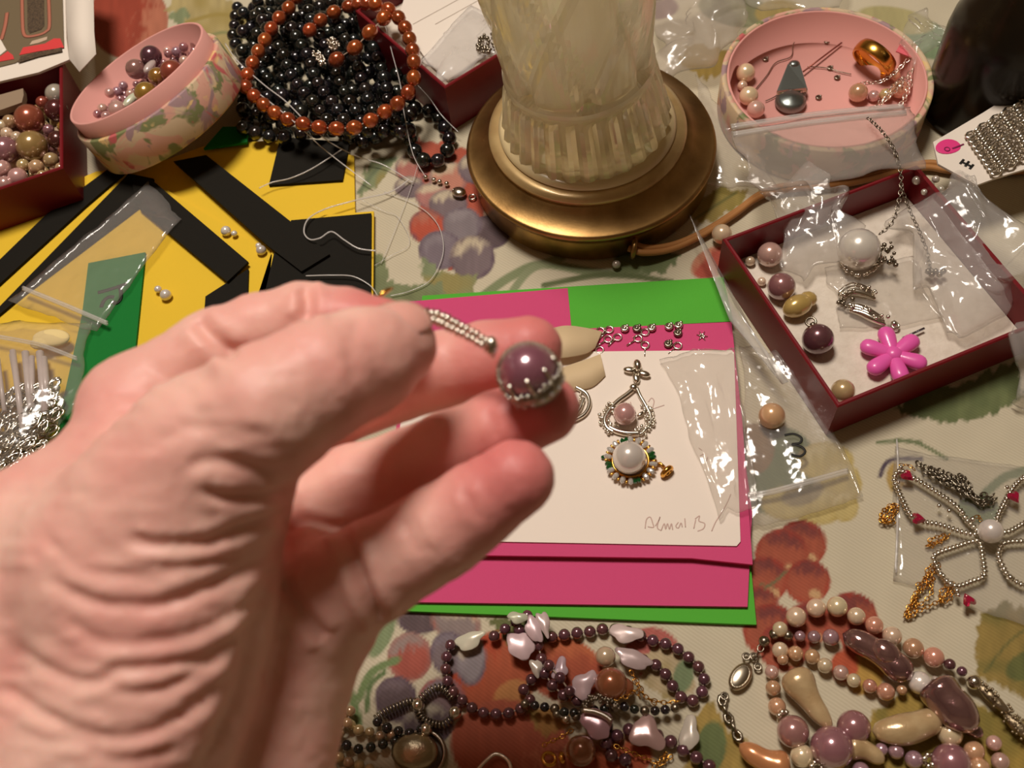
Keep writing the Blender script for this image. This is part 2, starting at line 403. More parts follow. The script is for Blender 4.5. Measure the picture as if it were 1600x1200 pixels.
for x in (-0.52, 0.58):
    for y in (-0.04, 0.88): part('leg', slab(x - .03, x + .03, y - .03, y + .03, RZ0, -0.0342), WOODM, tb, smooth=False)
hl = thing('hanging_lamp', 'brass hanging lamp with a cream shade over the table', 'lamp', (LX, LY, LZ))
part('shade', lathe([(0.208, 0.004), (0.21, 0.004), (0.11, 0.105), (0.108, 0.105)], 64, (LX, LY, LZ), closed=True), mat('lamp_shade_cloth', S(226, 208, 170), .8), hl); part('rod', lathe([(0.006, 0.13), (0.006, RZ1 - LZ - .012), (0.05, RZ1 - LZ - .01), (0.05, RZ1 - LZ - .0005)], 24, (LX, LY, LZ)), BRASSL, hl)
part('spider', merge(*[bar((LX + .006 * math.cos(a), LY + .006 * math.sin(a), LZ + .132), (LX + .109 * math.cos(a), LY + .109 * math.sin(a), LZ + .104), .004, .004) for a in (0.5, 2.6, 4.7)]), BRASSL, hl)

# ================================================================== TABLE CLOTH (printed fruit pattern)
def build_cloth():
    def axis(lo, a, b, hi, step):
        return np.concatenate([np.arange(lo, a, 0.02), np.arange(a, b, step), np.arange(b, hi + 1e-6, 0.02)])
    xs = axis(-0.60, -0.33, 0.37, 0.66, 0.00115); ys = axis(-0.12, 0.03, 0.63, 0.96, 0.00115)
    X, Y = np.meshgrid(xs, ys, indexing='ij'); x = X.ravel(); y = Y.ravel()
    z = 0.0006 * (noise2(x * 9, y * 9, 1) - 0.5) + 0.0005 * (noise2(x * 22, y * 22, 2) - 0.5)
    z -= z.max()
    PX, PY, dep = proj(np.column_stack([x, y, np.zeros_like(x)]))
    ok = (dep > 0.05)
    PX = np.where(ok, PX, -9999); PY = np.where(ok, PY, -9999)
    base = np.array(S(222, 211, 186)); C = np.tile(base, (len(x), 1))
    n1 = noise2(PX / 6, PY / 23, 3); n2 = noise2(PX / 26, PY / 26, 4); n3 = noise2(PX / 3.2, PY / 9, 5)
    C *= (0.96 + 0.06 * n2)[:, None]
    def put(mask, w_, col):
        C[mask] = C[mask] * (1 - w_[:, None]) + np.array(col) * w_[:, None]
    def sel(x0, x1, y0, y1): return np.where((PX > x0) & (PX < x1) & (PY > y0) & (PY < y1))[0]
    def sm(d, e): return np.clip(d / e + 0.5, 0, 1)
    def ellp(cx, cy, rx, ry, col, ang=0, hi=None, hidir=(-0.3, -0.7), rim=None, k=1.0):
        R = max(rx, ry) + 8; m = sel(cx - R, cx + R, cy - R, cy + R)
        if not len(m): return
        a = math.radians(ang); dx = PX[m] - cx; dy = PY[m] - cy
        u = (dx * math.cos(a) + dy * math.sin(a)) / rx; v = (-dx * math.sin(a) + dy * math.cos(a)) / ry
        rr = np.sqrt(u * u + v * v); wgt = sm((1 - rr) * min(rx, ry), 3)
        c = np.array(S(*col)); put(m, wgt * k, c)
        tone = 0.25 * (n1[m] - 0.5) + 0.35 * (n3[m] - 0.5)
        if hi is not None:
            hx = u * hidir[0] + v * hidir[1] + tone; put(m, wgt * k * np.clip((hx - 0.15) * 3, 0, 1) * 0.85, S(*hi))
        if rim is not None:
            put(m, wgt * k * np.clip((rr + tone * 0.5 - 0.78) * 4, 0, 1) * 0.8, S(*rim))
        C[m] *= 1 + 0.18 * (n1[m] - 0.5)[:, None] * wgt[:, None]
    def poly(pts, col, vein=None, jag=0.0, k=1.0):
        pts = np.array(pts, float); m = sel(pts[:, 0].min() - 12, pts[:, 0].max() + 12, pts[:, 1].min() - 12, pts[:, 1].max() + 12)
        if not len(m): return
        qx = PX[m] + jag * (n3[m] - 0.5) * 2; qy = PY[m] + jag * (n1[m] - 0.5) * 2
        inside = np.zeros(len(m), bool); dmin = np.full(len(m), 1e9)
        for i in range(len(pts)):
            ax, ay = pts[i]; bx, by = pts[(i + 1) % len(pts)]
            cond = ((ay > qy) != (by > qy)); xin = (bx - ax) * (qy - ay) / (by - ay + 1e-9) + ax; inside ^= cond & (qx < xin)
            t = np.clip(((qx - ax) * (bx - ax) + (qy - ay) * (by - ay)) / ((bx - ax) ** 2 + (by - ay) ** 2 + 1e-9), 0, 1)
            dmin = np.minimum(dmin, np.hypot(qx - ax - t * (bx - ax), qy - ay - t * (by - ay)))
        wgt = sm(np.where(inside, dmin, -dmin), 3) * k; put(m, wgt, S(*col)); C[m] *= 1 + 0.25 * (n1[m] - 0.5)[:, None] * wgt[:, None]
        if vein: put(m, wgt * np.clip((n2[m] - 0.45) * 3, 0, 1) * 0.7, S(*vein))
    def line(pts, wd, col, k=1.0):
        pts = catmull(np.array([(a, b, 0) for a, b in pts], float))[:, :2]
        m = sel(pts[:, 0].min() - 15, pts[:, 0].max() + 15, pts[:, 1].min() - 15, pts[:, 1].max() + 15)
        if not len(m): return
        d = np.full(len(m), 1e9)
        for i in range(len(pts) - 1):
            ax, ay = pts[i]; bx, by = pts[i + 1]
            t = np.clip(((PX[m] - ax) * (bx - ax) + (PY[m] - ay) * (by - ay)) / ((bx - ax) ** 2 + (by - ay) ** 2 + 1e-9), 0, 1)
            d = np.minimum(d, np.hypot(PX[m] - ax - t * (bx - ax), PY[m] - ay - t * (by - ay)))
        put(m, sm(wd / 2 - d, 3) * k, S(*col))
    def leaf(pts, col, vein, mid=None, jag=5):
        poly(pts, col, vein, jag)
        if mid: line(mid, 4, (96, 104, 60), 0.7)
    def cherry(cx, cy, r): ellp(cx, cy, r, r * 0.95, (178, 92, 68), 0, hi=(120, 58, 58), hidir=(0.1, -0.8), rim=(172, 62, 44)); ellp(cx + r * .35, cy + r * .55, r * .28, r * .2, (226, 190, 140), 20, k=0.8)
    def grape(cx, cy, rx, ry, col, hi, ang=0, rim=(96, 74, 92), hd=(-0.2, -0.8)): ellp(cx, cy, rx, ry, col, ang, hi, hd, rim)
    SG = (140, 150, 112); OL = (170, 150, 84); PU = (132, 115, 120); DP = (102, 84, 88); CR = (222, 206, 178); RD = (188, 92, 70)
    # cluster beside the lamp
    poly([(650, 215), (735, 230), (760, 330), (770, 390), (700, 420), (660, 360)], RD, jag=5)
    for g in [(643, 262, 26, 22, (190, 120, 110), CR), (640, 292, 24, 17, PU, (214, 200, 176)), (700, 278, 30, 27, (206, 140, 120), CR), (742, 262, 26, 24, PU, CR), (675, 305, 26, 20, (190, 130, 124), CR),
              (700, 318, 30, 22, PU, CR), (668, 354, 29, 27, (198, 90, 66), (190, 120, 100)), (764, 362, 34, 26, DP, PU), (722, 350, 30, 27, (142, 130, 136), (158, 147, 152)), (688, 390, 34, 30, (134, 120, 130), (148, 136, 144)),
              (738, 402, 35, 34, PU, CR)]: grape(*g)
    leaf([(660, 400), (690, 425), (745, 430), (735, 475), (690, 470), (655, 430)], SG, OL)
    leaf([(575, 395), (600, 400), (606, 440), (660, 445), (690, 440), (700, 480), (560, 480)], (128, 136, 96), SG)
    line([(750, 465), (800, 430), (850, 412), (930, 425), (1000, 428)], 14, SG); line([(800, 455), (830, 420), (880, 400)], 12, (150, 158, 122)); line([(850, 445), (950, 428), (1050, 440)], 9, (110, 120, 80))
    leaf([(960, 400), (1010, 385), (1065, 395), (1040, 425), (960, 425)], (124, 136, 94), (112, 124, 84))
    ellp(1112, 410, 34, 22, (190, 90, 74), -30, hi=(214, 150, 120))
    leaf([(1080, 345), (1085, 315), (1112, 300), (1130, 285), (1150, 300), (1165, 290), (1160, 320), (1110, 345)], OL, (150, 140, 66), [(1085, 342), (1150, 300)])
    leaf([(575, 255), (600, 240), (620, 250), (590, 290), (558, 310)], SG, OL); line([(560, 300), (590, 262), (618, 246)], 6, (120, 132, 100))
    line([(560, 235), (600, 228), (640, 220)], 5, (170, 160, 130))
    # top left fruit and leaves
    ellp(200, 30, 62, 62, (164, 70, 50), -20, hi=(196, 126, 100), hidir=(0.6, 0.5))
    leaf([(258, 10), (300, -20), (350, -10), (390, 30), (370, 90), (330, 75), (300, 50)], (190, 172, 120), OL); line([(290, 35), (340, 22), (390, 30)], 6, OL); line([(310, 60), (350, 50), (385, 60)], 5, (150, 150, 100))
    leaf([(262, 28), (280, 10), (300, 20), (285, 40)], SG, OL)
    # by the lid and box on the right
    leaf([(1060, 95), (1075, 70), (1140, 75), (1150, 105), (1100, 125)], (190, 164, 90), OL)
    ellp(1150, 15, 60, 26, (150, 150, 118), 10); ellp(1220, 20, 40, 22, (190, 170, 110), 0); ellp(1020, 10, 40, 20, (150, 120, 120), 0); ellp(1450, 60, 40, 28, (140, 160, 124), 30); ellp(1400, 30, 60, 20, (190, 180, 130), 10)
    leaf([(1400, 640), (1430, 605), (1500, 600), (1590, 560), (1600, 620), (1545, 650), (1470, 660)], (118, 128, 84), (104, 116, 74))
    line([(1372, 690), (1420, 688), (1450, 698), (1480, 716)], 5, (112, 126, 86)); line([(1400, 686), (1440, 690)], 5, (112, 126, 86))
    line([(1540, 770), (1570, 745), (1600, 735)], 14, (130, 142, 104)); ellp(1530, 795, 34, 22, (124, 136, 96), 10)
    line([(1376, 742), (1384, 724), (1400, 716), (1440, 716)], 7, (90, 76, 92)); ellp(1400, 745, 14, 24, (190, 160, 96), 0)
    # yellow rose, leaves and cherries under the number bag
    ellp(1215, 735, 60, 70, (120, 130, 96), 20); ellp(1180, 700, 30, 40, (150, 120, 90), 0)
    for q in [(1290, 720, 44, 30), (1315, 755, 32, 34), (1280, 790, 44, 28), (1230, 785, 40, 26), (1320, 790, 22, 24)]: ellp(q[0], q[1], q[2], q[3], (208, 188, 126), 0, hi=(222, 206, 160), rim=(190, 166, 96))
    ellp(1255, 770, 34, 18, (134, 120, 104), -20, k=0.7)
    for q in [(1252, 850, 40), (1222, 866, 42), (1195, 905, 38), (1262, 908, 36), (1186, 945, 30), (1205, 985, 44), (1262, 975, 36), (1225, 1010, 40), (1330, 965, 42), (1350, 1000, 34)]: cherry(*q)
    line([(1195, 918), (1215, 905), (1228, 892)], 4, (120, 120, 84)); line([(1190, 912), (1210, 916)], 3, (120, 120, 84))
    ellp(1352, 1052, 30, 34, (200, 160, 80), 20); ellp(1320, 1040, 22, 26, (196, 92, 60), 0)
    # leaf right, leaf bottom
    leaf([(1532, 960), (1560, 948), (1570, 935), (1585, 950), (1625, 940), (1660, 1000), (1640, 1080), (1600, 1090), (1560, 1070), (1530, 1060), (1525, 1010)], (164, 140, 76), (120, 116, 60), [(1540, 1050), (1580, 1000), (1640, 960)])
    ellp(1600, 1040, 30, 20, (96, 108, 62), -30, k=0.8)
    leaf([(1085, 1120), (1110, 1095), (1140, 1140), (1200, 1180), (1230, 1260), (1060, 1260)], (178, 150, 80), (150, 130, 66)); leaf([(1365, 1110), (1420, 1080), (1500, 1090), (1620, 1130), (1640, 1260), (1300, 1260)], (176, 148, 72), (128, 118, 56))
    ellp(1110, 1170, 24, 44, (110, 122, 76), 10)
    # peaches and grapes at the near edge
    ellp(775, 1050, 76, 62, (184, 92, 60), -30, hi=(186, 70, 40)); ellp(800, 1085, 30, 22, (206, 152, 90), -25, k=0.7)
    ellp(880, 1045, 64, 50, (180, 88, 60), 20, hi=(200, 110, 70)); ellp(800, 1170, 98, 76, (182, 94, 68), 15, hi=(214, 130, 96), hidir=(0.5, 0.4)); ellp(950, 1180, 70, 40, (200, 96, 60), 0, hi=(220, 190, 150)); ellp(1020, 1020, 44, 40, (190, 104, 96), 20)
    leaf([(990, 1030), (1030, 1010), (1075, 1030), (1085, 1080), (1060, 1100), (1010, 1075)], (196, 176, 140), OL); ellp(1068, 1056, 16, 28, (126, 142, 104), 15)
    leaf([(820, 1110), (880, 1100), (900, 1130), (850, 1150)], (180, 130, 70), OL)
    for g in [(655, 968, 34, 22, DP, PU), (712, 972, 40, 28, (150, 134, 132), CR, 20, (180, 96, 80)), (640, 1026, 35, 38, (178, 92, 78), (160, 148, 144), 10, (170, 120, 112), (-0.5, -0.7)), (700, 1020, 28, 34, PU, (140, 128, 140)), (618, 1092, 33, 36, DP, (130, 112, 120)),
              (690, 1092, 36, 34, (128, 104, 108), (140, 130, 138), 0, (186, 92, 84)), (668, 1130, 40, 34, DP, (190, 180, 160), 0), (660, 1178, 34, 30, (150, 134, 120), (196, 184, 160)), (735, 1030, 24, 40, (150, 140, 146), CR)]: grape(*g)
    line([(560, 1090), (580, 1050), (620, 1030)], 12, (124, 146, 96)); line([(572, 1110), (578, 1070), (600, 1050)], 8, (106, 130, 82)); line([(545, 1080), (555, 1110), (560, 1130)], 14, (124, 146, 96)); ellp(596, 990, 16, 40, (140, 156, 116), 25)
    leaf([(760, 968), (850, 960), (860, 1000), (800, 1010)], (108, 112, 66), OL)
    # the same print goes on past the picture, coarsely
    for cx, cy in [(-250, 200), (-300, 700), (1850, 300), (1900, 800), (400, 1500), (1000, 1450), (1500, 1420), (350, -250), (900, -300), (1500, -200), (60, 1450)]:
        for k in range(7): ellp(cx + rnd.uniform(-90, 90), cy + rnd.uniform(-70, 70), 40, 38, rnd.choice([PU, RD, (196, 92, 60), OL, SG]), 0, hi=CR, rim=DP)
    # cloth under the left foam: a few leaves
    ellp(300, 900, 120, 60, SG, 20, k=0.7)
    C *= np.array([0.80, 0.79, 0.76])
    nx, ny = len(xs), len(ys); i = np.arange(nx - 1)[:, None]; j = np.arange(ny - 1)[None, :]
    a = (i * ny + j).ravel(); Fq = np.column_stack([a, a + ny, a + ny + 1, a + 1])
    me = bpy.data.meshes.new('tablecloth'); nv = len(x)
    # top skin plus a hem and a flat underside so that the cloth has thickness
    rim = np.concatenate([np.arange(nx) * ny, (nx - 1) * ny + np.arange(1, ny), np.arange(nx - 2, -1, -1) * ny + ny - 1, np.arange(ny - 2, 0, -1)])
    V = np.concatenate([np.column_stack([x, y, z]), np.column_stack([x[rim], y[rim], np.full(len(rim), -0.003)])])
    nr = len(rim); sides = np.column_stack([np.roll(rim, -1), rim, nv + np.arange(nr), nv + np.roll(np.arange(nr), -1)])
    quads = np.concatenate([Fq, sides]); loops = np.concatenate([quads.ravel(), nv + np.arange(nr)[::-1]])
    starts = np.concatenate([np.arange(len(quads)) * 4, [len(quads) * 4]])
    me.vertices.add(len(V)); me.vertices.foreach_set('co', V.astype(np.float32).ravel())
    me.loops.add(len(loops)); me.loops.foreach_set('vertex_index', loops.astype(np.int32))
    me.polygons.add(len(starts)); me.polygons.foreach_set('loop_start', starts.astype(np.int32))
    me.update(calc_edges=True); me.validate()
    me.polygons.foreach_set('use_smooth', np.ones(len(me.polygons), bool))
    at = me.color_attributes.new('print', 'FLOAT_COLOR', 'POINT'); cc = np.ones((len(V), 4), np.float32); cc[:nv, :3] = np.clip(C, 0, 1); cc[nv:, :3] = base
    at.data.foreach_set('color', cc.ravel())
    m = bpy.data.materials.new('printed_cloth'); m.use_nodes = True; nt = m.node_tree; b = nt.nodes['Principled BSDF']; b.inputs['Roughness'].default_value = 0.75; b.inputs['Specular IOR Level'].default_value = 0.3
    va = nt.nodes.new('ShaderNodeVertexColor'); va.layer_name = 'print'
    tc = nt.nodes.new('ShaderNodeTexCoord'); wv = nt.nodes.new('ShaderNodeTexWave'); wv.bands_direction = 'DIAGONAL'; wv.inputs['Scale'].default_value = 330; wv.inputs['Distortion'].default_value = 0.3
    nt.links.new(tc.outputs['Object'], wv.inputs['Vector'])
    mx = nt.nodes.new('ShaderNodeMix'); mx.data_type = 'RGBA'; mx.blend_type = 'MULTIPLY'; mx.inputs[7].default_value = (0.9, 0.89, 0.86, 1)
    nt.links.new(wv.outputs[1], mx.inputs[0]); nt.links.new(va.outputs[0], mx.inputs[6]); nt.links.new(mx.outputs[2], b.inputs['Base Color'])
    bp = nt.nodes.new('ShaderNodeBump'); bp.inputs['Strength'].default_value = 0.15; bp.inputs['Distance'].default_value = 0.0004
    nt.links.new(wv.outputs[1], bp.inputs['Height']); nt.links.new(bp.outputs[0], b.inputs['Normal'])
    me.materials.append(m)
    o = bpy.data.objects.new('tablecloth', me); COL.objects.link(o)
    props(o, 'cream twill tablecloth printed with grapes, cherries, peaches and leaves', 'tablecloth')
build_cloth()

# ================================================================== LAMP
def build_lamp():
    c = np.array([0.0579, 0.3675, 0.0])
    t = thing('table_lamp', 'crystal glass table lamp on a round aged brass base', 'lamp', c)
    prof = [(0, 0.0004), (0.0605, 0.0004), (0.0618, 0.002), (0.0612, 0.013), (0.0618, 0.0165), (0.0634, 0.0175), (0.0640, 0.0190), (0.0632, 0.0206), (0.0622, 0.0208), (0.0605, 0.0213), (0.0560, 0.0232), (0.0520, 0.0262), (0.0500, 0.0282), (0.0480, 0.0290), (0, 0.0290)]
    lo = [p for p in prof if p[1] <= 0.0176]; hi = [p for p in prof if p[1] > 0.0174]
    bpl = part('base_plate', lathe(hi, 96, c), BRASS, t)
    part('base_rim', lathe(lo + [(0.05, 0.0178)], 96, c), BRASSL, bpl)
    a = math.radians(-5.0); R = np.array([[math.cos(a), 0, math.sin(a)], [0, 1, 0], [-math.sin(a), 0, math.cos(a)]])
    g0 = c + np.array([-0.0015, 0.0, 0.0292])
    part('tan_collar', lathe([(0.030, -0.002), (0.0488, -0.002), (0.0500, 0.0), (0.0498, 0.0016), (0.0470, 0.0030), (0.0448, 0.0034), (0.030, 0.0034)], 96, g0, None), mat('tan_enamel', S(206, 176, 122), 0.35, 0.4, coat=0.4, noise=(90, S(170, 130, 80), 0.5)), t)
    part('cream_dish', lathe([(0.02, 0.003), (0.0440, 0.003), (0.0446, 0.0045), (0.0425, 0.0062), (0.0400, 0.0066), (0.02, 0.0066)], 96, g0, None), mat('cream_glaze', S(228, 206, 158), 0.25, coat=0.6), t)
    GL = mat('lamp_glass', S(255, 252, 240), 0.06, trans=0.9, ior=1.46, coat=0.3)
    nt = GL.node_tree; pb = nt.nodes['Principled BSDF']; tl = nt.nodes.new('ShaderNodeBsdfTranslucent'); df = nt.nodes.new('ShaderNodeBsdfDiffuse'); ms = nt.nodes.new('ShaderNodeMixShader'); m2 = nt.nodes.new('ShaderNodeMixShader')
    tl.inputs[0].default_value = (*S(255, 250, 226), 1); df.inputs[0].default_value = (*S(255, 246, 216), 1); m2.inputs[0].default_value = 0.35; ms.inputs[0].default_value = 0.33
    nt.links.new(tl.outputs[0], m2.inputs[1]); nt.links.new(df.outputs[0], m2.inputs[2]); nt.links.new(pb.outputs[0], ms.inputs[1]); nt.links.new(m2.outputs[0], ms.inputs[2]); nt.links.new(ms.outputs[0], nt.nodes['Material Output'].inputs['Surface'])
    n = 112
    def flute(i, ang): 
        z = glp[i][1]
        if 0.0075 < z < 0.040 and i < NOUT: return 1 + 0.075 * (abs(math.sin(ang * 14)) - 0.6) * (1.0 if z < 0.0365 else 0.4)
        if z > 0.047 and i < NOUT:      # slanting leaf cuts
            q = ang * 7 + (z - 0.05) * 55; f = math.sin(q); e = math.sin(ang * 7 - (z - 0.05) * 90)
            return 1 - 0.085 * max(0, f) ** 3 - 0.065 * max(0, e) ** 4
        return 1
    out = [(0.0405, 0.0064), (0.0412, 0.0078), (0.0405, 0.012), (0.0395, 0.016), (0.0392, 0.018), (0.0388, 0.0195), (0.0382, 0.024), (0.0372, 0.030), (0.0360, 0.0355), (0.0352, 0.0385), (0.0356, 0.0405), (0.0362, 0.0425), (0.0360, 0.045), (0.0350, 0.0475)]
    for k in range(20):
        z = 0.049 + k * 0.0042; out.append((0.0350 + 0.0055 * (k / 19) ** 1.1 * (2 - k / 19), z))
    NOUT = len(out)
    inn = [(r - 0.0055, z + 0.0008) for r, z in out[::-1]]; inn = [(r, max(z, 0.010)) for r, z in inn]
    glp = out + inn
    part('glass_body', lathe(glp, n, g0, R, closed=True, rfun=flute), GL, t, smooth=False)
    top = out[-1][1]
    liner = mat('added_glass_brightener', S(252, 242, 212), 0.45, noise=(30, S(240, 214, 150), 0.7))  # for the tube below, added inside and kept pale to brighten the glass
    part('added_pale_tube', lathe([(0.0, 0.0075), (0.020, 0.0075), (0.018, top * 0.5), (0.015, top + 0.001), (0, top + 0.002)], 32, g0, R), liner, t)
    part('brass_cap', lathe([(0.0, top + 0.0016), (0.0155, top + 0.0016), (0.016, top + 0.004), (0.014, top + 0.008), (0.011, top + 0.014), (0.009, top + 0.020), (0.009, top + 0.024), (0.012, top + 0.026), (0.012, top + 0.036), (0.0, top + 0.037)], 64, g0, R), BRASSL, t)
    gp = P(990, 388, 0.008)
    part('cord_grommet', torus(gp, 0.0042, 0.0014, frame(P(1020, 392, 0.007) - gp)[:, [1, 2, 0]], 18, 8), BRASS, t)
    cp = pxpath([(985, 384, 0.008), (1008, 391, 0.007), (1050, 386, 0.004), (1100, 364, 0.003), (1150, 332, 0.003), (1178, 311, 0.003), (1205, 298, 0.003), (1240, 292, 0.003), (1290, 288, 0.003), (1345, 280, 0.003), (1400, 266, 0.003), (1450, 258, 0.003), (1500, 264, 0.003), (1620, 262, 0.003), (1800, 230, 0.003)])
    off = np.array([0.0012, 0.0013, 0.0])
    part('cord', merge(tube(cp - off, 0.0017, 8), tube(cp + off, 0.0017, 8)), CORD, t)
build_lamp()

# ================================================================== BOXES
# maroon tray on the right
hb = 0.025; A = P(1140, 360, hb); B = P(1309, 636, hb); va = (A - B)[:2]; vb = np.array([va[1], -va[0]])
if np.dot(vb, (P(1600, 510, hb) - B)[:2]) < 0: vb = -vb
vb = (P(1600, 510, hb) - B)[:2] * 0.75 + vb / np.linalg.norm(vb) * 0.0924 * 0.25
va = np.array([-vb[1], vb[0]]) if np.dot(np.array([-vb[1], vb[0]]), va) > 0 else np.array([vb[1], -vb[0]])
open_box('gift_box', 'maroon cardboard tray with white lining holding a pink flower bead', B[:2], vb, va, 0.105, 0.100, hb, 0.002, RED, COTTON, 0.006)
# maroon box behind the lamp
C0 = P(695, 137, 0.031)
open_box('gift_box', 'dark maroon box full of white paper slips behind the brass lamp', C0[:2], (0.85, 0.52), (-0.52, 0.85), 0.085, 0.085, 0.031, 0.002, REDD, COTTON, 0.021)
# maroon box at the left, full of pearls
L0 = P(98, 262, 0.030)
LU = np.array([-0.965, -0.26]); LV = np.array([-0.11, 0.994])
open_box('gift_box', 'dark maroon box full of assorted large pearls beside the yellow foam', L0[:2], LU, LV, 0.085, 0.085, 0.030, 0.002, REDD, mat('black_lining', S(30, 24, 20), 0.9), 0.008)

# round pink paper boxes
def round_box(name, label, c, ax, R0, lip, h, wall, floor_, flo, nlip=0.0):
    Rm = frame(ax)[:, [1, 2, 0]]
    t = thing(name, label, 'round box', (c[0], c[1], max(c[2] - 0.0, 0)))
    part('body', lathe([(0, 0), (R0, 0), (R0 + 0.0006, 0.001), (R0 + 0.0006, h - lip - 0.0005), (R0, h - lip), (R0 - 0.0022, h - lip), (R0 - 0.0022, floor_ - 0.001), (0, floor_ - 0.001)], 96, c, Rm), flo, t)
    ri = R0 - 0.0024
    part('liner', lathe([(0, floor_ - 0.0008), (ri, floor_ - 0.0008), (ri, h - 0.0004), (ri - 0.0005, h), (ri - wall + 0.0004, h), (ri - wall, h - 0.0004), (ri - wall, floor_), (0, floor_)], 96, c, Rm), PINKP, t)
    return t, Rm
def floralmat(name, base, cols, sc):
    m = bpy.data.materials.new(name); m.use_nodes = True; nt = m.node_tree; b = nt.nodes['Principled BSDF']; b.inputs['Roughness'].default_value = 0.65
    tc = nt.nodes.new('ShaderNodeTexCoord'); last = None
    for k, (c, th) in enumerate(cols):
        n = nt.nodes.new('ShaderNodeTexNoise'); n.noise_dimensions = '4D'; n.inputs['Scale'].default_value = sc; n.inputs['W'].default_value = k * 3.7; n.inputs['Detail'].default_value = 3; n.inputs['Distortion'].default_value = 1.5
        nt.links.new(tc.outputs['Object'], n.inputs['Vector'])
        r = nt.nodes.new('ShaderNodeMapRange'); r.inputs[1].default_value = th; r.inputs[2].default_value = th + 0.05; nt.links.new(n.outputs[0], r.inputs[0])
        mx = nt.nodes.new('ShaderNodeMix'); mx.data_type = 'RGBA'; mx.inputs[6].default_value = (*S(*base), 1); mx.inputs[7].default_value = (*S(*c), 1)
        if last: nt.links.new(last, mx.inputs[6])
        nt.links.new(r.outputs[0], mx.inputs[0]); last = mx.outputs[2]
    nt.links.new(last, b.inputs['Base Color']); return m
FLORAL = floralmat('floral_paper', (208, 182, 148), [((214, 160, 140), 0.50), ((126, 130, 84), 0.54), ((164, 132, 134), 0.54), ((226, 190, 130), 0.58), ((196, 96, 96), 0.63)], 42)
# left one, leaning back on the foam sheets and strands
bc = P(272, 186, 0.0115); hh = 0.037
best = None; vd = (CAM - bc) / np.linalg.norm(CAM - bc)
for dd in np.linspace(0.40, 0.75, 1400):
    a = PD(212, 112, dd) - bc; hh_ = np.linalg.norm(a); e = abs(a @ vd / hh_ - 0.31)
    if best is None or e < best[0]: best = (e, a / hh_, hh_)
axL = best[1]; hh = min(best[2], 0.045)
LB, RL = round_box('round_box', 'round floral paper box with pink rim heaped with small pearls', bc, axL, 0.0455, 0.009, hh, 0.0016, 0.003, FLORAL)
# right one: a shallow lid lying flat
rc = P(1291, 118, 0.024); rc[2] = 0.0
RB, RR = round_box('round_box', 'round floral lid lined in pink holding a gold ring and findings', rc, (0, 0, 1), 0.0530, 0.0, 0.024, 0.0012, 0.003, FLORAL)

# ================================================================== FOAM SHEETS AND CARDS
def sheet(name, px, z, th, m, label, cat='foam sheet', group=None): return solo(name, plate(px, z, th), m, label, cat, group, smooth=False)
T = 0.0018
sheet('foam_sheet', [(120, 300), (325, 226), (430, 219), (553, 243), (557, 440), (300, 470), (150, 420)], T, T, YELLOW, 'yellow craft foam sheet under the black pearl strands')
sheet('foam_sheet', [(-150, 400), (150, 268), (205, 262), (425, 398), (412, 520), (300, 760), (-150, 900)], 2 * T, T, YELLOW, 'large yellow craft foam sheet under the black strips and the clear bag')
sheet('foam_strip', [(-60, 460), (0, 405), (70, 337), (170, 263), (202, 263), (132, 323), (0, 443), (-60, 500)], 3 * T, T * .9, BLACK, 'black foam strip running out from under the pearl-filled maroon box', 'foam strip')
sheet('foam_strip', [(-60, 535), (0, 478), (201, 271), (240, 279), (217, 323), (39, 458), (-60, 540)], 3 * T, T * .9, BLACK, 'black foam strip partly covered by the clear bag', 'foam strip')
sheet('foam_strip', [(203, 276), (235, 279), (388, 409), (355, 440), (217, 325)], 4 * T, T * .9, BLACK, 'short black foam strip meeting another at a corner on the yellow sheet', 'foam strip')
sheet('foam_strip', [(271, 252), (322, 242), (453, 345), (515, 397), (471, 424), (420, 385)], 4 * T, T * .9, BLACK, 'black foam strip running from the round floral box to the black square', 'foam strip')
sheet('foam_sheet', [(452, 340), (584, 330), (583, 470), (400, 470), (425, 392)], 2 * T, T, YELLOW, 'yellow foam sheet hidden under a black foam square')
sheet('foam_square', [(455, 344), (580, 333), (579, 465), (412, 465), (428, 396)], 3 * T, T * .9, BLACK, 'black foam square with a thin yellow border beside the nylon threads', 'foam sheet')
sheet('foam_square', [(438, 214), (546, 222), (535, 281), (420, 289)], 2 * T, T * .9, BLACK, 'black foam piece under the copper pearl strand', 'foam sheet')
sheet('foam_square', [(388, 420), (386, 480), (318, 500), (321, 463)], 3 * T, T * .9, BLACK, 'small black foam offcut behind the index finger', 'foam sheet')
gs = sheet('foam_strip', [(138, 411), (227, 394), (211, 550), (160, 700), (60, 800), (128, 492)], 3 * T, T * .9, GREEND, 'dark green foam strip under the clear bag marked with a pen', 'foam strip')
sheet('foam_strip', [(318, 232), (348, 198), (388, 197), (386, 222)], 3 * T, T * .9, GREEND, 'dark green foam scrap between the round floral box and the black pearls', 'foam strip')
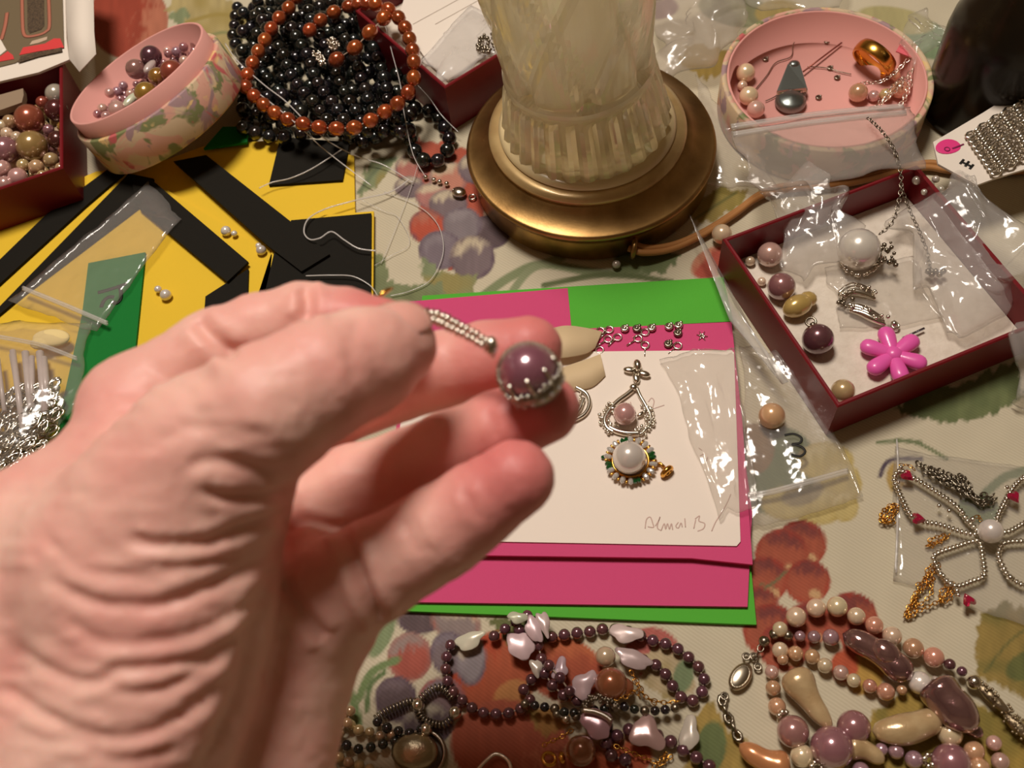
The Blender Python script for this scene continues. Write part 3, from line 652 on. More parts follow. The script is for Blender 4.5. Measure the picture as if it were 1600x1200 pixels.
# card stack
sheet('foam_sheet', [(592, 953), (1182, 976), (1130, 433), (660, 462)], T, T, GREEN, 'bright green foam sheet at the bottom of the card stack')
sheet('foam_sheet', [(640, 471), (887, 450), (1132, 470), (1175, 800), (1168, 948), (590, 940)], 2 * T, T, PINK, 'large pink foam sheet on the green one in the card stack')
sheet('foam_strip', [(887, 449), (1130, 434), (1146, 502), (930, 513), (893, 512)], 3 * T, T * .9, GREEN, 'bright green foam strip across the top of the card stack', 'foam strip')
sheet('foam_sheet', [(680, 524), (1143, 503), (1160, 660), (1176, 882), (1080, 872), (640, 866)], 3.9 * T, T * .8, PINK, 'smaller pink foam sheet right under the white card')
wc = thing('jewelry_card', 'white card with pencil notes carrying pearl pendants on the pink foam', 'card', P(1000, 700, 0.007))
zc = 0.0078
wcard = part('card', plate([(640, 552), (1143, 547), (1147, 551), (1157, 846), (1151, 853), (602, 843)], zc, 0.0006), CARD, wc, smooth=False)
hw = []
for s in [[(1008, 826), (1010, 812), (1016, 808), (1020, 818), (1021, 824), (1012, 823)], [(1024, 822), (1030, 812), (1031, 808), (1027, 824), (1033, 829)], [(1033, 829), (1038, 818), (1040, 827), (1043, 818), (1046, 827), (1049, 818), (1051, 828)],
          [(1060, 816), (1056, 822), (1060, 825), (1064, 817), (1066, 824)], [(1070, 810), (1071, 824)], [(1084, 826), (1087, 812)], [(1086, 811), (1093, 806), (1092, 814), (1101, 818), (1099, 826), (1090, 830)],
          [(1112, 830), (1118, 816), (1127, 802), (1136, 786), (1142, 772)], [(1013, 628), (1018, 622), (1022, 627), (1020, 638), (1026, 637), (1038, 633)],
          [(1092, 700), (1097, 704)], [(1094, 712), (1100, 709)], [(1103, 722), (1106, 714)], [(985, 628), (987, 636)]]:
    hw.append(stroke(s, zc + 0.00005, 0.00022, per=5))
part('handwriting', merge(*hw), INK, wcard, kind='stuff', label='faint pencil handwriting')
part('marker_writing', merge(*[stroke(s, 3 * T + 0.0002, 0.0010, per=5) for s in [[(153, 457), (165, 454), (184, 448), (198, 443)], [(187, 447), (189, 458), (188, 468), (181, 474), (176, 470)], [(158, 480), (162, 470), (170, 464), (178, 464)]]]), MARK, gs, kind='stuff', label='black marker pen strokes')
# beige ribbon ends poking out behind the held pendant
rb = thing('ribbon', 'beige ribbon folded in two ends on the white card', 'ribbon', P(905, 560, 0.008))
def ribbon(pxa, pxb, parent):
    a = pxpath(pxa); b = pxpath(pxb); n = len(a); V = np.concatenate([a, b, a - [0, 0, .0006], b - [0, 0, .0006]]); Fc = []
    for i in range(n - 1): Fc += [(i, i + 1, n + i + 1, n + i), (2 * n + i, 3 * n + i, 3 * n + i + 1, 2 * n + i + 1), (i, 2 * n + i, 2 * n + i + 1, i + 1), (n + i, n + i + 1, 3 * n + i + 1, 3 * n + i)]
    Fc += [(0, n, 3 * n, 2 * n), (n - 1, 3 * n - 1, 4 * n - 1, 2 * n - 1)]
    part('ribbon_end', (V, Fc), RIBBON, parent)
ribbon([(840, 520, .012), (880, 509, .013), (915, 512, .011), (941, 518, .009)], [(850, 560, .012), (885, 558, .013), (915, 552, .011), (930, 543, .009)], rb)
ribbon([(840, 590, .012), (885, 572, .012), (920, 560, .012), (938, 553, .011)], [(860, 630, .009), (893, 612, .009), (925, 604, .009), (946, 586, .009)], rb)

# ================================================================== HAND
def build_hand():
    def cs(px, py, d, r):      # camera-space centre and radius in metres
        return np.array([(px - 800) / F * d, (600 - py) / F * d, -d]), r * d / F
    thumb = [(200, 880, .234, 165), (330, 705, .224, 125), (420, 643, .219, 105), (500, 594, .221, 92), (565, 567, .229, 84), (616, 541, .236, 67)]
    index = [(212, 640, .264, 82), (335, 547, .264, 62), (405, 518, .263, 57), (475, 500, .262, 57), (540, 505, .260, 53), (600, 514, .257, 48)]
    middle = [(330, 720, .287, 74), (510, 634, .284, 66), (690, 578, .276, 58), (760, 560, .272, 56), (826, 546, .268, 53)]
    ring = [(420, 835, .274, 76), (555, 768, .269, 72), (640, 733, .265, 62), (700, 706, .262, 61), (780, 670, .257, 58), (851, 638, .253, 55)]
    pinky = [(515, 935, .252, 86), (590, 888, .247, 78), (648, 855, .244, 71), (692, 828, .242, 71), (742, 792, .240, 65), (806, 747, .237, 61)]
    palm = [[(300, 800, .231, 142), (262, 945, .231, 150), (222, 1080, .231, 158), (165, 1220, .230, 165), (70, 1420, .228, 175), (0, 1560, .226, 180)],
            [(215, 735, .256, 112), (70, 860, .252, 122), (55, 1000, .246, 150), (0, 1200, .242, 160), (-60, 1420, .238, 170)],
            [(470, 985, .257, 104), (435, 1080, .256, 94), (412, 1180, .254, 96), (370, 1300, .252, 120), (250, 1480, .248, 150), (180, 1580, .246, 150)],
            [(380, 840, .277, 110), (330, 960, .270, 130), (290, 1100, .262, 140), (230, 1260, .258, 160), (140, 1450, .25, 170)],
            [(215, 640, .264, 82), (330, 740, .286, 90), (420, 840, .276, 95), (500, 930, .258, 92)],
            [(330, 960, .262, 120), (430, 920, .268, 95)], [(455, 775, .272, 46), (488, 738, .270, 27)]]
    h = 0.00085
    allp = [q for c in [thumb, index, middle, ring, pinky] + palm for q in c]
    lo = np.min([cs(*q)[0] - cs(*q)[1] for q in allp], axis=0) - 0.004; hi = np.max([cs(*q)[0] + cs(*q)[1] for q in allp], axis=0) + 0.004
    N = np.ceil((hi - lo) / h).astype(int) + 1
    ax = [(lo[k] + h * np.arange(N[k])).astype(np.float32) for k in range(3)]
    def cone(a, b, out, k, pad=0.012):
        (ca, ra), (cb, rb) = cs(*a), cs(*b); rm = max(ra, rb) + pad
        i0 = np.maximum(((np.minimum(ca, cb) - rm - lo) / h).astype(int), 0); i1 = np.minimum(((np.maximum(ca, cb) + rm - lo) / h).astype(int) + 2, N)
        sl = tuple(slice(i0[j], i1[j]) for j in range(3))
        X = ax[0][sl[0]][:, None, None]; Y = ax[1][sl[1]][None, :, None]; Z = ax[2][sl[2]][None, None, :]
        ab = cb - ca; L = float(ab @ ab)
        t = np.clip(((X - ca[0]) * ab[0] + (Y - ca[1]) * ab[1] + (Z - ca[2]) * ab[2]) / L, 0, 1)
        d = np.sqrt((X - ca[0] - t * ab[0]) ** 2 + (Y - ca[1] - t * ab[1]) ** 2 + (Z - ca[2] - t * ab[2]) ** 2) - (ra + (rb - ra) * t)
        o = out[sl]; hh = np.clip(0.5 + 0.5 * (o - d) / k, 0, 1); out[sl] = o * (1 - hh) + d * hh - k * hh * (1 - hh)
    BIG = np.float32(0.05)
    def new(): return np.full(N, BIG, np.float32)
    def smin(a, b, k):
        hh = np.clip(0.5 + 0.5 * (b - a) / k, 0, 1); return b * (1 - hh) + a * hh - k * hh * (1 - hh)
    pf = new()
    for c in palm:
        for a, b in zip(c, c[1:]): cone(a, b, pf, 0.008)
    total = None
    for c, k in ((thumb, 0.012), (index, 0.005), (middle, 0.005), (ring, 0.005), (pinky, 0.006)):
        f = new()
        for a, b in zip(c, c[1:]): cone(a, b, f, 0.003)
        f = smin(f, pf, k); total = f if total is None else smin(total, f, 0.0012)
    # surface nets
    s = total < 0
    cnt = np.zeros(tuple(N - 1), np.int8)
    for dx in (0, 1):
        for dy in (0, 1):
            for dz in (0, 1): cnt += s[dx:N[0] - 1 + dx, dy:N[1] - 1 + dy, dz:N[2] - 1 + dz]
    act = (cnt > 0) & (cnt < 8); ci = np.argwhere(act); idm = np.full(act.shape, -1, np.int32); idm[act] = np.arange(len(ci))
    acc = np.zeros((len(ci), 3)); num = np.zeros(len(ci))
    cor = [(a, b, c) for a in (0, 1) for b in (0, 1) for c in (0, 1)]
    val = {c: total[ci[:, 0] + c[0], ci[:, 1] + c[1], ci[:, 2] + c[2]] for c in cor}
    for c in cor:
        for k in range(3):
            if c[k] == 0:
                e = list(c); e[k] = 1; e = tuple(e); a, b = val[c], val[e]; cr = (a < 0) != (b < 0); t = a / np.where(cr, a - b, 1)
                p = np.tile(np.array(c, float), (len(ci), 1)); p[:, k] += t; acc[cr] += p[cr]; num[cr] += 1
    V = lo + h * (ci + acc / num[:, None])
    Q = []
    for k in range(3):
        o1, o2 = (k + 1) % 3, (k + 2) % 3
        a = np.take(s, range(0, N[k] - 1), k); b = np.take(s, range(1, N[k]), k); e = np.argwhere(a != b)
        e = e[(e[:, o1] > 0) & (e[:, o2] > 0) & (e[:, o1] < N[o1] - 1) & (e[:, o2] < N[o2] - 1)]
        ins = a[e[:, 0], e[:, 1], e[:, 2]]
        def cell(d1, d2):
            q = e.copy(); q[:, o1] -= d1; q[:, o2] -= d2; return idm[q[:, 0], q[:, 1], q[:, 2]]
        q = np.column_stack([cell(1, 1), cell(0, 1), cell(0, 0), cell(1, 0)]); q[~ins] = q[~ins][:, ::-1]; Q.append(q)
    Q = np.concatenate(Q)
    # normals from the field's gradient, a little smoothing, then the skin folds
    def grad(V):
        g = np.gradient(total, h)
        i = np.clip(np.round((V - lo) / h).astype(int), 1, N - 2); n = np.column_stack([gg[i[:, 0], i[:, 1], i[:, 2]] for gg in g])
        return n / (np.linalg.norm(n, axis=1, keepdims=True) + 1e-9)
    ed = np.concatenate([Q[:, [0, 1]], Q[:, [1, 2]], Q[:, [2, 3]], Q[:, [3, 0]]])
    def smooth(V, it):
        for _ in range(it):
            a = np.zeros_like(V); c = np.zeros(len(V))
            for i in (0, 1):
                for k in range(3): a[:, k] += np.bincount(ed[:, i], V[ed[:, 1 - i], k], len(V))
                c += np.bincount(ed[:, i], minlength=len(V))
            V = V * 0.4 + a / c[:, None] * 0.6
        return V
    V = smooth(V, 3); nr = grad(V)
    px = 800 + F * V[:, 0] / -V[:, 2]; py = 600 - F * V[:, 1] / -V[:, 2]; dep = -V[:, 2]
    face = np.clip(nr[:, 2] * 3 + 0.3, 0, 1)          # towards the palm side we look at
    disp = np.zeros(len(V))
    c6 = lambda L: [(x / 1.876, 560 + y / 1.876) for x, y in L]; c7 = lambda L: [(440 + x / 3.158, 620 + y / 3.158) for x, y in L]
    folds = [(c6([(600, 382), (650, 408), (740, 408), (860, 392)]), 1.5, 8, 5, .26), (c6([(545, 322), (610, 300), (700, 312), (840, 352)]), 0.8, 9, 7, .26),
             (c6([(370, 520), (450, 548), (600, 538), (720, 495), (845, 440)]), 1.4, 9, 7, .26), (c6([(150, 655), (280, 715), (440, 727), (560, 692), (700, 625), (820, 540)]), 1.2, 9, 9, .26),
             (c6([(200, 770), (300, 832), (450, 832), (600, 790), (790, 690)]), 0.8, 9, 9, .26), (c6([(40, 850), (180, 930), (285, 948), (350, 912), (480, 900), (610, 868), (760, 760)]), 1.1, 9, 9, .26),
             (c6([(320, 962), (400, 987), (520, 950), (680, 850)]), 0.9, 9, 7, .26), (c6([(0, 960), (80, 1012), (200, 1080), (330, 1115), (480, 1080), (680, 930)]), 1.2, 10, 9, .26),
             (c6([(40, 1100), (200, 1120), (360, 1180), (520, 1140)]), 0.8, 9, 9, .26), (c6([(460, 240), (560, 200), (700, 210), (800, 240)]), 0.5, 9, 8, .25), (c6([(420, 600), (560, 610), (720, 570), (800, 500)]), 0.6, 8, 8, .26), (c6([(130, 520), (220, 600), (380, 640), (540, 620)]), 0.5, 9, 9, .26),
             (c6([(420, 20), (540, 90), (560, 110)]), 0.6, 9, 8, .3), ([(452, 770), (448, 849), (422, 914), (390, 1005), (364, 1102), (312, 1210)], 1.6, 14, 10, .3),
             (c7([(895, 455), (930, 530), (975, 620)]), 0.7, 7, 5, .3), (c7([(600, 590), (640, 690), (700, 790)]), 0.8, 8, 5, .3), (c7([(640, 580), (690, 690), (740, 770)]), 0.5, 6, 5, .3), (c7([(1005, 50), (1040, 130), (1050, 210)]), 0.6, 8, 5, .3), (c7([(590, 300), (610, 400), (580, 500)]), 0.5, 8, 6, .3),
             (c7([(310, 640), (370, 830), (440, 1010), (500, 1120)]), 3.2, 10, 8, .3), (c7([(10, 640), (120, 620), (300, 660)]), 1.8, 8, 6, .3), (c7([(0, 900), (100, 1060), (220, 1200)]), 2.2, 10, 9, .3),
             ([(474, 446), (480, 468), (477, 500)], 2.4, 9, 6, .3), ([(306, 498), (330, 525), (368, 556)], 2.4, 11, 6, .3), ([(238, 560), (300, 590), (340, 600)], 0.5, 12, 9, .3),
             ([(560, 500), (545, 545), (560, 590)], 0.35, 10, 8, .26), ([(470, 530), (500, 570), (520, 640)], 0.35, 12, 9, .25)]
    for pts, amp, wd, fade, dmax in folds:
        c = catmull(np.array([(a, b, 0) for a, b in pts], float), per=8)[:, :2]
        m = np.where((px > c[:, 0].min() - 60) & (px < c[:, 0].max() + 60) & (py > c[:, 1].min() - 60) & (py < c[:, 1].max() + 60) & (dep < dmax))[0]
        D = np.full(len(m), 1e9); Tt = np.zeros(len(m))
        for i in range(len(c)):
            d = np.hypot(px[m] - c[i, 0], py[m] - c[i, 1]); b = d < D; D[b] = d[b]; Tt[b] = i / (len(c) - 1)
        wgt = np.clip(np.minimum(Tt, 1 - Tt) * fade + 0.12, 0, 1)
        disp[m] += 0.0008 * amp * wgt * (-np.exp(-(D / wd) ** 2) + 0.42 * np.exp(-((D - wd * 2.3) / (wd * 1.2)) ** 2)) * face[m]
    th = (px < 470) & (py > 620)
    disp += np.where(th, 0.0005 * (noise2(px / 40, py / 14, 8) - 0.5) * face, 0) + 0.00025 * (noise2(px / 14, py / 14, 9) - 0.5)
    V = V + nr * disp[:, None]; V = smooth(V, 1)
    W = V @ CM.T + CAM
    base = np.array([W[:, 0].mean(), W[:, 1].mean(), W[:, 2].min()])
    m = bpy.data.materials.new('skin'); m.use_nodes = True; nt = m.node_tree; b = nt.nodes['Principled BSDF']; I = b.inputs
    I['Roughness'].default_value = 0.48; I['Subsurface Weight'].default_value = 0.35; I['Subsurface Radius'].default_value = (1.0, 0.32, 0.18); I['Subsurface Scale'].default_value = 0.0035; I['Specular IOR Level'].default_value = 0.4
    tc = nt.nodes.new('ShaderNodeTexCoord'); n = nt.nodes.new('ShaderNodeTexNoise'); n.inputs['Scale'].default_value = 45; n.inputs['Detail'].default_value = 4
    nt.links.new(tc.outputs['Object'], n.inputs['Vector']); cr = nt.nodes.new('ShaderNodeValToRGB'); cr.color_ramp.elements[0].position = 0.34; cr.color_ramp.elements[1].position = 0.68
    cr.color_ramp.elements[0].color = (*S(243, 194, 178), 1); cr.color_ramp.elements[1].color = (*S(236, 168, 156), 1)
    nt.links.new(n.outputs[0], cr.inputs[0]); at = nt.nodes.new('ShaderNodeVertexColor'); at.layer_name = 'flush'
    mx = nt.nodes.new('ShaderNodeMix'); mx.data_type = 'RGBA'; mx.inputs[7].default_value = (*S(216, 116, 114), 1)
    nt.links.new(at.outputs[0], mx.inputs[0]); nt.links.new(cr.outputs[0], mx.inputs[6]); nt.links.new(mx.outputs[2], I['Base Color'])
    n2 = nt.nodes.new('ShaderNodeTexNoise'); n2.inputs['Scale'].default_value = 700; n2.inputs['Detail'].default_value = 3; nt.links.new(tc.outputs['Object'], n2.inputs['Vector'])
    bp = nt.nodes.new('ShaderNodeBump'); bp.inputs['Strength'].default_value = 0.2; bp.inputs['Distance'].default_value = 0.0005; nt.links.new(n2.outputs[0], bp.inputs['Height']); nt.links.new(bp.outputs[0], I['Normal'])
    me = bpy.data.meshes.new('person'); me.vertices.add(len(W)); me.vertices.foreach_set('co', (W - base).astype(np.float32).ravel())
    me.loops.add(Q.size); me.loops.foreach_set('vertex_index', Q.astype(np.int32).ravel()); me.polygons.add(len(Q)); me.polygons.foreach_set('loop_start', (np.arange(len(Q)) * 4).astype(np.int32))
    me.update(calc_edges=True); me.validate(); me.polygons.foreach_set('use_smooth', np.ones(len(me.polygons), bool)); me.materials.append(m)
    # redder fingertips and knuckle: skin's own colour
    fl = np.zeros(len(W))
    for c in (middle, ring, pinky, index):
        q, r = cs(*c[-1]); fl = np.maximum(fl, np.clip(1.3 - np.linalg.norm(V - q, axis=1) / (r * 2.2), 0, 1))
    q, r = cs(*index[0]); fl = np.maximum(fl, 0.6 * np.clip(1.3 - np.linalg.norm(V - q, axis=1) / (r * 1.5), 0, 1))
    ca = me.color_attributes.new('flush', 'FLOAT_COLOR', 'POINT'); col = np.ones((len(W), 4), np.float32); col[:, :3] = fl[:, None]; ca.data.foreach_set('color', col.ravel())
    o = bpy.data.objects.new('person', me); COL.objects.link(o); o.location = tuple(base)
    props(o, 'bare wrinkled hand pinching a purple pearl pendant between thumb and index finger', 'hand')
    # thumbnail: a curved plate on the upper corner of the thumb tip
    (tc_, tr) = cs(*thumb[-1]); (t0, _) = cs(*thumb[-2]); axd = (tc_ - t0) / np.linalg.norm(tc_ - t0)
    out = np.array([0.0, 0.66, 0.75]); out -= axd * (out @ axd); out /= np.linalg.norm(out); sd = np.cross(axd, out)
    nu, nv = 18, 16; NV = []; NF = []
    for layer in (0, 1):
        for i in range(nu):
            for j in range(nv):
                u = i / (nu - 1); v = (j / (nv - 1) - 0.5) * 2
                wd = 0.80 * (1 - 0.25 * (1 - u) ** 3 - 0.16 * max(0, u - 0.75) * 4 * v * v)
                ang = v * 0.98 * wd; rr = tr * (1.05 - 0.05 * v * v) - layer * 0.0016
                along = (u * 1.48 - 0.74) * tr * (1 - 0.10 * v * v * u); aa = max(0, along / tr)
                rr = rr * math.sqrt(1 - (aa / 1.28) ** 2); drop = 0.06 * tr * max(0, 1 - 2.2 * u) ** 2
                NV.append(tc_ + axd * along + (out * math.cos(ang) + sd * math.sin(ang)) * (rr - drop))
    ix = lambda l, i, j: l * nu * nv + i * nv + j
    for i in range(nu - 1):
        for j in range(nv - 1): NF += [(ix(0, i, j), ix(0, i + 1, j), ix(0, i + 1, j + 1), ix(0, i, j + 1)), (ix(1, i, j), ix(1, i, j + 1), ix(1, i + 1, j + 1), ix(1, i + 1, j))]
    for i in range(nu - 1):
        NF += [(ix(0, i, 0), ix(1, i, 0), ix(1, i + 1, 0), ix(0, i + 1, 0)), (ix(0, i, nv - 1), ix(0, i + 1, nv - 1), ix(1, i + 1, nv - 1), ix(1, i, nv - 1))]
    for j in range(nv - 1):
        NF += [(ix(0, 0, j), ix(0, 0, j + 1), ix(1, 0, j + 1), ix(1, 0, j)), (ix(0, nu - 1, j), ix(1, nu - 1, j), ix(1, nu - 1, j + 1), ix(0, nu - 1, j + 1))]
    NW = np.array(NV) @ CM.T + CAM
    nail = mat('fingernail', S(242, 176, 162), 0.25, coat=0.7, sss=0.2)
    part('thumbnail', (NW, NF), nail, o, label='pale pink thumbnail')
build_hand()

# the pendant in the fingers
def build_held():
    d0 = 0.240; c = PD(826, 582, d0); k = d0 / F
    t = thing('pendant', 'pendant with a round purple pearl in a silver cup, held in the fingers', 'pendant', c)
    r = 46 * k; vw = (CAM - c) / np.linalg.norm(CAM - c)
    inst('pearl', ball(mat('pearl_deep_purple', S(140, 84, 100), 0.34, 0.2, coat=1.0, coat_rough=0.12, coat_ior=2.2), 3), c, r, None, t)
    right = CM @ np.array([1.0, 0, 0]); up = CM @ np.array([0, 1.0, 0])
    axis = -0.62 * up - 0.28 * vw + 0.36 * right; axis /= np.linalg.norm(axis)          # the cup opens up and left, away from this
    Rm = frame(axis)[:, [1, 2, 0]]
    cup = [(r * 0.2, r * 1.14), (r * 0.55, r * 1.02), (r * 0.86, r * 0.74), (r * 1.05, r * 0.36), (r * 1.10, r * 0.36), (r * 0.92, r * 0.80), (r * 0.6, r * 1.10), (r * 0.2, r * 1.22)]
    part('cup', lathe(cup, 40, c, Rm, closed=True), SILVERD, t)
    gs = []; st = []
    for i in range(30):
        a = 2 * math.pi * i / 30; p = c + Rm @ np.array([math.cos(a) * r * 1.06, math.sin(a) * r * 1.06, r * 0.30 + 0.05 * r * (i % 2)]); gs.append(ell(p, [3.6 * k] * 3, None, 1))
    for i in range(9):
        a = 2 * math.pi * i / 9; gs.append(tube([c + Rm @ np.array([math.cos(a) * r * q, math.sin(a) * r * q, r * z]) for q, z in ((1.0, .5), (1.06, .25), (1.05, 0.0), (0.99, -.2))], [3 * k, 3 * k, 2.6 * k, 3.6 * k], 6))
    for i in range(16):
        a = 2 * math.pi * i / 16; st.append(ell(c + Rm @ np.array([math.cos(a) * r * 0.92, math.sin(a) * r * 0.92, r * 0.74]), [5 * k] * 3, None, 1))
    part('beaded_rim', merge(*gs), SILVER, t); part('stones', merge(*st), CRYST, t, smooth=False)
    # the bead arc along the top left edge of the pearl
    arc = [PD(826 + 47.5 * math.cos(a), 584 + 47.5 * math.sin(a), d0 + 0.0005) for a in np.linspace(math.radians(150), math.radians(330), 22)]
    part('beaded_wire', merge(*[ell(p, [4.6 * k] * 3, None, 1) for p in arc]), SILVERD, t)
    part('bail', merge(ell(PD(768, 541, d0 - 0.002), [9 * k, 10 * k, 16 * k], frame(vw, up), 2), torus(PD(770, 549, d0), 9 * k, 3 * k, frame(right)[:, [1, 2, 0]], 16, 8)), SILVER, t)
    rope = catmull([PD(640, 492, 0.250), PD(682, 497, 0.247), PD(715, 513, 0.244), (PD(742, 527, 0.242)), PD(764, 541, 0.240)], per=12); rope = resample(rope, 0.0015); gs = []
    for i, p in enumerate(rope):
        Rf = frame(rope[min(i + 1, len(rope) - 1)] - rope[max(i - 1, 0)])
        for sgn in (-1, 1): w_ = 1.65 - 0.5 * i / len(rope); gs.append(ell(p + sgn * 4.2 * w_ * k * Rf[:, 1] + (i % 2) * 1.5 * k * Rf[:, 2], [4.4 * k, 6.2 * w_ * k, 6 * w_ * k], Rf, 1))
    part('rope_chain', merge(*gs), SILVER, t)
    part('ring_end', tube([PD(586, 470, 0.2595), PD(597, 459, .2595), PD(606, 453, .2605), PD(614, 450, .262)], [2 * k, 4 * k, 4 * k, 2 * k], 8), GOLD, t, label='bright gold loop end')
build_held()

# ================================================================== PEARL STRANDS AT THE TOP
BKG = 'black pearl strands heaped beside the round floral box'
def black_heap():
    zt = lambda k: 0.0042 + 0.0056 * k
    paths = []
    # bottom layer: parallel hanks running down to the right
    for i in range(9):
        o = i * 25; paths.append(([(372 + o * 1.05, 12 - o * 0.2 + rnd.uniform(-6, 6)), (366 + o * 1.06, 60 + rnd.uniform(-6, 6)), (386 + o * 1.02, 112 + rnd.uniform(-8, 8)), (380 + o * 1.10, 165 + rnd.uniform(-6, 6)), (392 + o * 1.14, 205 + 10 * math.sin(i * 1.3))], zt(0)))
    for i in range(7):
        o = i * 30; paths.append(([(380, 20 + o), (430, 30 + o + rnd.uniform(-8, 8)), (490, 20 + o + rnd.uniform(-8, 8)), (550, 34 + o * 0.96 + rnd.uniform(-8, 8)), (612, 30 + o * .94), (640, 44 + o * .9)], zt(1)))
    for i in range(5):
        o = i * 38; paths.append(([(398 + o, -25), (410 + o, 30), (440 + o * 0.96, 80), (462 + o * 0.92, 130), (500 + o * 0.72, 172), (520 + o * .7, 205)], zt(2)))
    for i, (px, z) in enumerate(paths):
        strand('pearl_strand', 'strand of small black peacock pearls in the heap under the copper strand', px, z, 0.0082, PE['black'], group=BKG, jit=0.12, string=False)
    strand('pearl_strand', 'end of a black pearl strand looping round bare cloth, tied to a silver clasp', [(600, 172), (636, 170), (668, 172), (690, 192), (702, 216), (696, 240), (676, 254), (656, 246), (644, 228), (640, 204), (622, 190), (598, 204), (575, 222), (545, 216)], 0.0044, 0.0082, PE['black'], jit=0.08)
black_heap()
cs_, cp_ = strand('pearl_strand', 'strand of copper coloured oval pearls coiled on the black pearl heap', [(463, -4, 0.0245), (449, 15, 0.0245), (430, 35, 0.0245), (419, 54, 0.0245), (406, 76, 0.0245), (396, 96, 0.0245), (388, 115, 0.0245), (384, 135, 0.0245), (396, 149, 0.0245), (408, 160, 0.0245), (421, 171, 0.0245), (437, 180, 0.0245), (456, 189, 0.0245), (480, 195, 0.0245), (506, 200, 0.0245), (530, 201, 0.0245), (555, 199, 0.0245), (581, 187, 0.0245), (605, 172, 0.0245), (628, 156, 0.031), (644, 133, 0.031), (647, 107, 0.0375), (645, 80, 0.0375), (638, 56, 0.0375), (627, 33, 0.0375), (609, 16, 0.0375), (588, 7, 0.0375), (565, 6, 0.031), (546, 10, 0.0245), (524, 18, 0.0245), (503, 30, 0.0245), (484, 47, 0.0245)], 0.0245, 0.0082, PE['copper'], oval=1.12)
strand('copper', '', [(600, 28, .037), (588, 38, .036), (570, 60, .034), (548, 80, .030), (526, 93, .0275)], 0.0270, 0.0086, PE['copper'], oval=1.15, parent=cs_)
def nugget(px, py, z, ang, ln, wd, parent, m=SILVER, name='clasp'):
    k = MPP(px, py, z); c = P(px, py, z); d = P(px + math.cos(ang), py + math.sin(ang), z) - c; Rm = frame(d); gs = []
    for i in range(26):
        a = rnd.uniform(0, 6.28); x = rnd.uniform(-1, 1); rr = wd * math.sqrt(max(0.1, 1 - x * x * .7)); gs.append(ell(c + Rm @ np.array([x * ln * k, math.cos(a) * rr * k, abs(math.sin(a)) * rr * k]), [2.6 * k] * 3, None, 1))
    gs.append(ell(c, [ln * k, wd * .8 * k, wd * .8 * k], Rm, 2)); part(name, merge(*gs), m, parent)
nugget(499, 92, 0.022, 1.0, 17, 7, cs_); nugget(521, 70, 0.023, 0.9, 14, 8, cs_)
cl = thing('silver_clasp', 'silver oval clasp on four tiny silver beads beside the brass lamp', 'clasp', P(692, 288, 0.0))
for x, y in ((665, 277), (678, 281), (687, 284), (698, 287)): inst('bead', ball(SILVER), P(x, y, 0.0016), 0.0014, None, cl)
part('clasp_body', ell(P(717, 300, 0.0022), [0.0042, 0.0034, 0.002], frame(P(735, 306, 0) - P(710, 298, 0)), 2), SILVER, cl); part('loop', torus(P(738, 308, 0.001), 0.0017, 0.0005, None), SILVER, cl)

# pearls in the left maroon box
GL_ = 'assorted pearls in the maroon box'
for x, y, r, m, z, lab in [(87, 147, 16, 'grey', .024, 'greyish white pearl at the back corner of the pearl-filled maroon box'), (88, 172, 18, 'dark', .024, 'dark brown pearl in the maroon box below a greyish white one'), (46, 186, 23, 'bronze', .0245, 'large copper-brown pearl in the maroon box'),
        (50, 228, 24, 'olive', .025, 'large olive-gold pearl in the middle of the maroon box'), (90, 219, 15, 'dark', .024, 'small dark bronze pearl by the side wall of the maroon box'), (8, 234, 21, 'mauve', .025, 'large mauve pearl in the maroon box beside the olive-gold one')]:
    loose(x, y, z, r, m, lab)
for x, y, r, m in [(80, 250, 12, 'champ'), (57, 261, 12, 'champ'), (95, 263, 9, 'champ'), (66, 274, 8, 'champ'), (36, 258, 10, 'champ')]: loose(x, y, .025, r, m, 'small champagne pearl at the front of the maroon box', 'small champagne pearls in the maroon box')
for x, y, r, m in [(28, 277, 15, 'pink'), (4, 264, 14, 'pink'), (8, 288, 13, 'pink'), (-12, 280, 14, 'pink')]: loose(x, y, .025, r, m, 'pinkish pearl at the front of the maroon box', 'pinkish pearls in the maroon box')
for x, y, r, m in [(26, 214, 9, 'cream'), (11, 209, 10, 'cream'), (15, 190, 11, 'champ'), (3, 196, 9, 'cream'), (-10, 200, 12, 'champ'), (30, 168, 9, 'champ')]: loose(x, y, .024, r, m, 'small cream pearl between the large ones in the maroon box', 'small cream pearls in the maroon box')
for x, y, r, m in [(76, 203, 9, 'mauve'), (66, 160, 10, 'bronze'), (98, 235, 8, 'bronze'), (97, 198, 8, 'gold')]: loose(x, y, .022, r, m, 'small bronze pearl wedged between the large ones in the maroon box', 'small bronze pearls in the maroon box')
k = 0
for i in range(7):
    for j in range(6):
        p = np.append(L0[:2] + LU * (0.009 + 0.0112 * i) + LV * (0.009 + 0.0118 * j), 0.0138)
        o = inst('pearl', ball(PE[['champ', 'pink', 'mauve', 'cream'][(i * 3 + j) % 4]]), p, 0.0056); props(o, 'pearl in the lower layer of the maroon box', 'pearl', 'lower layer of pearls in the maroon box')

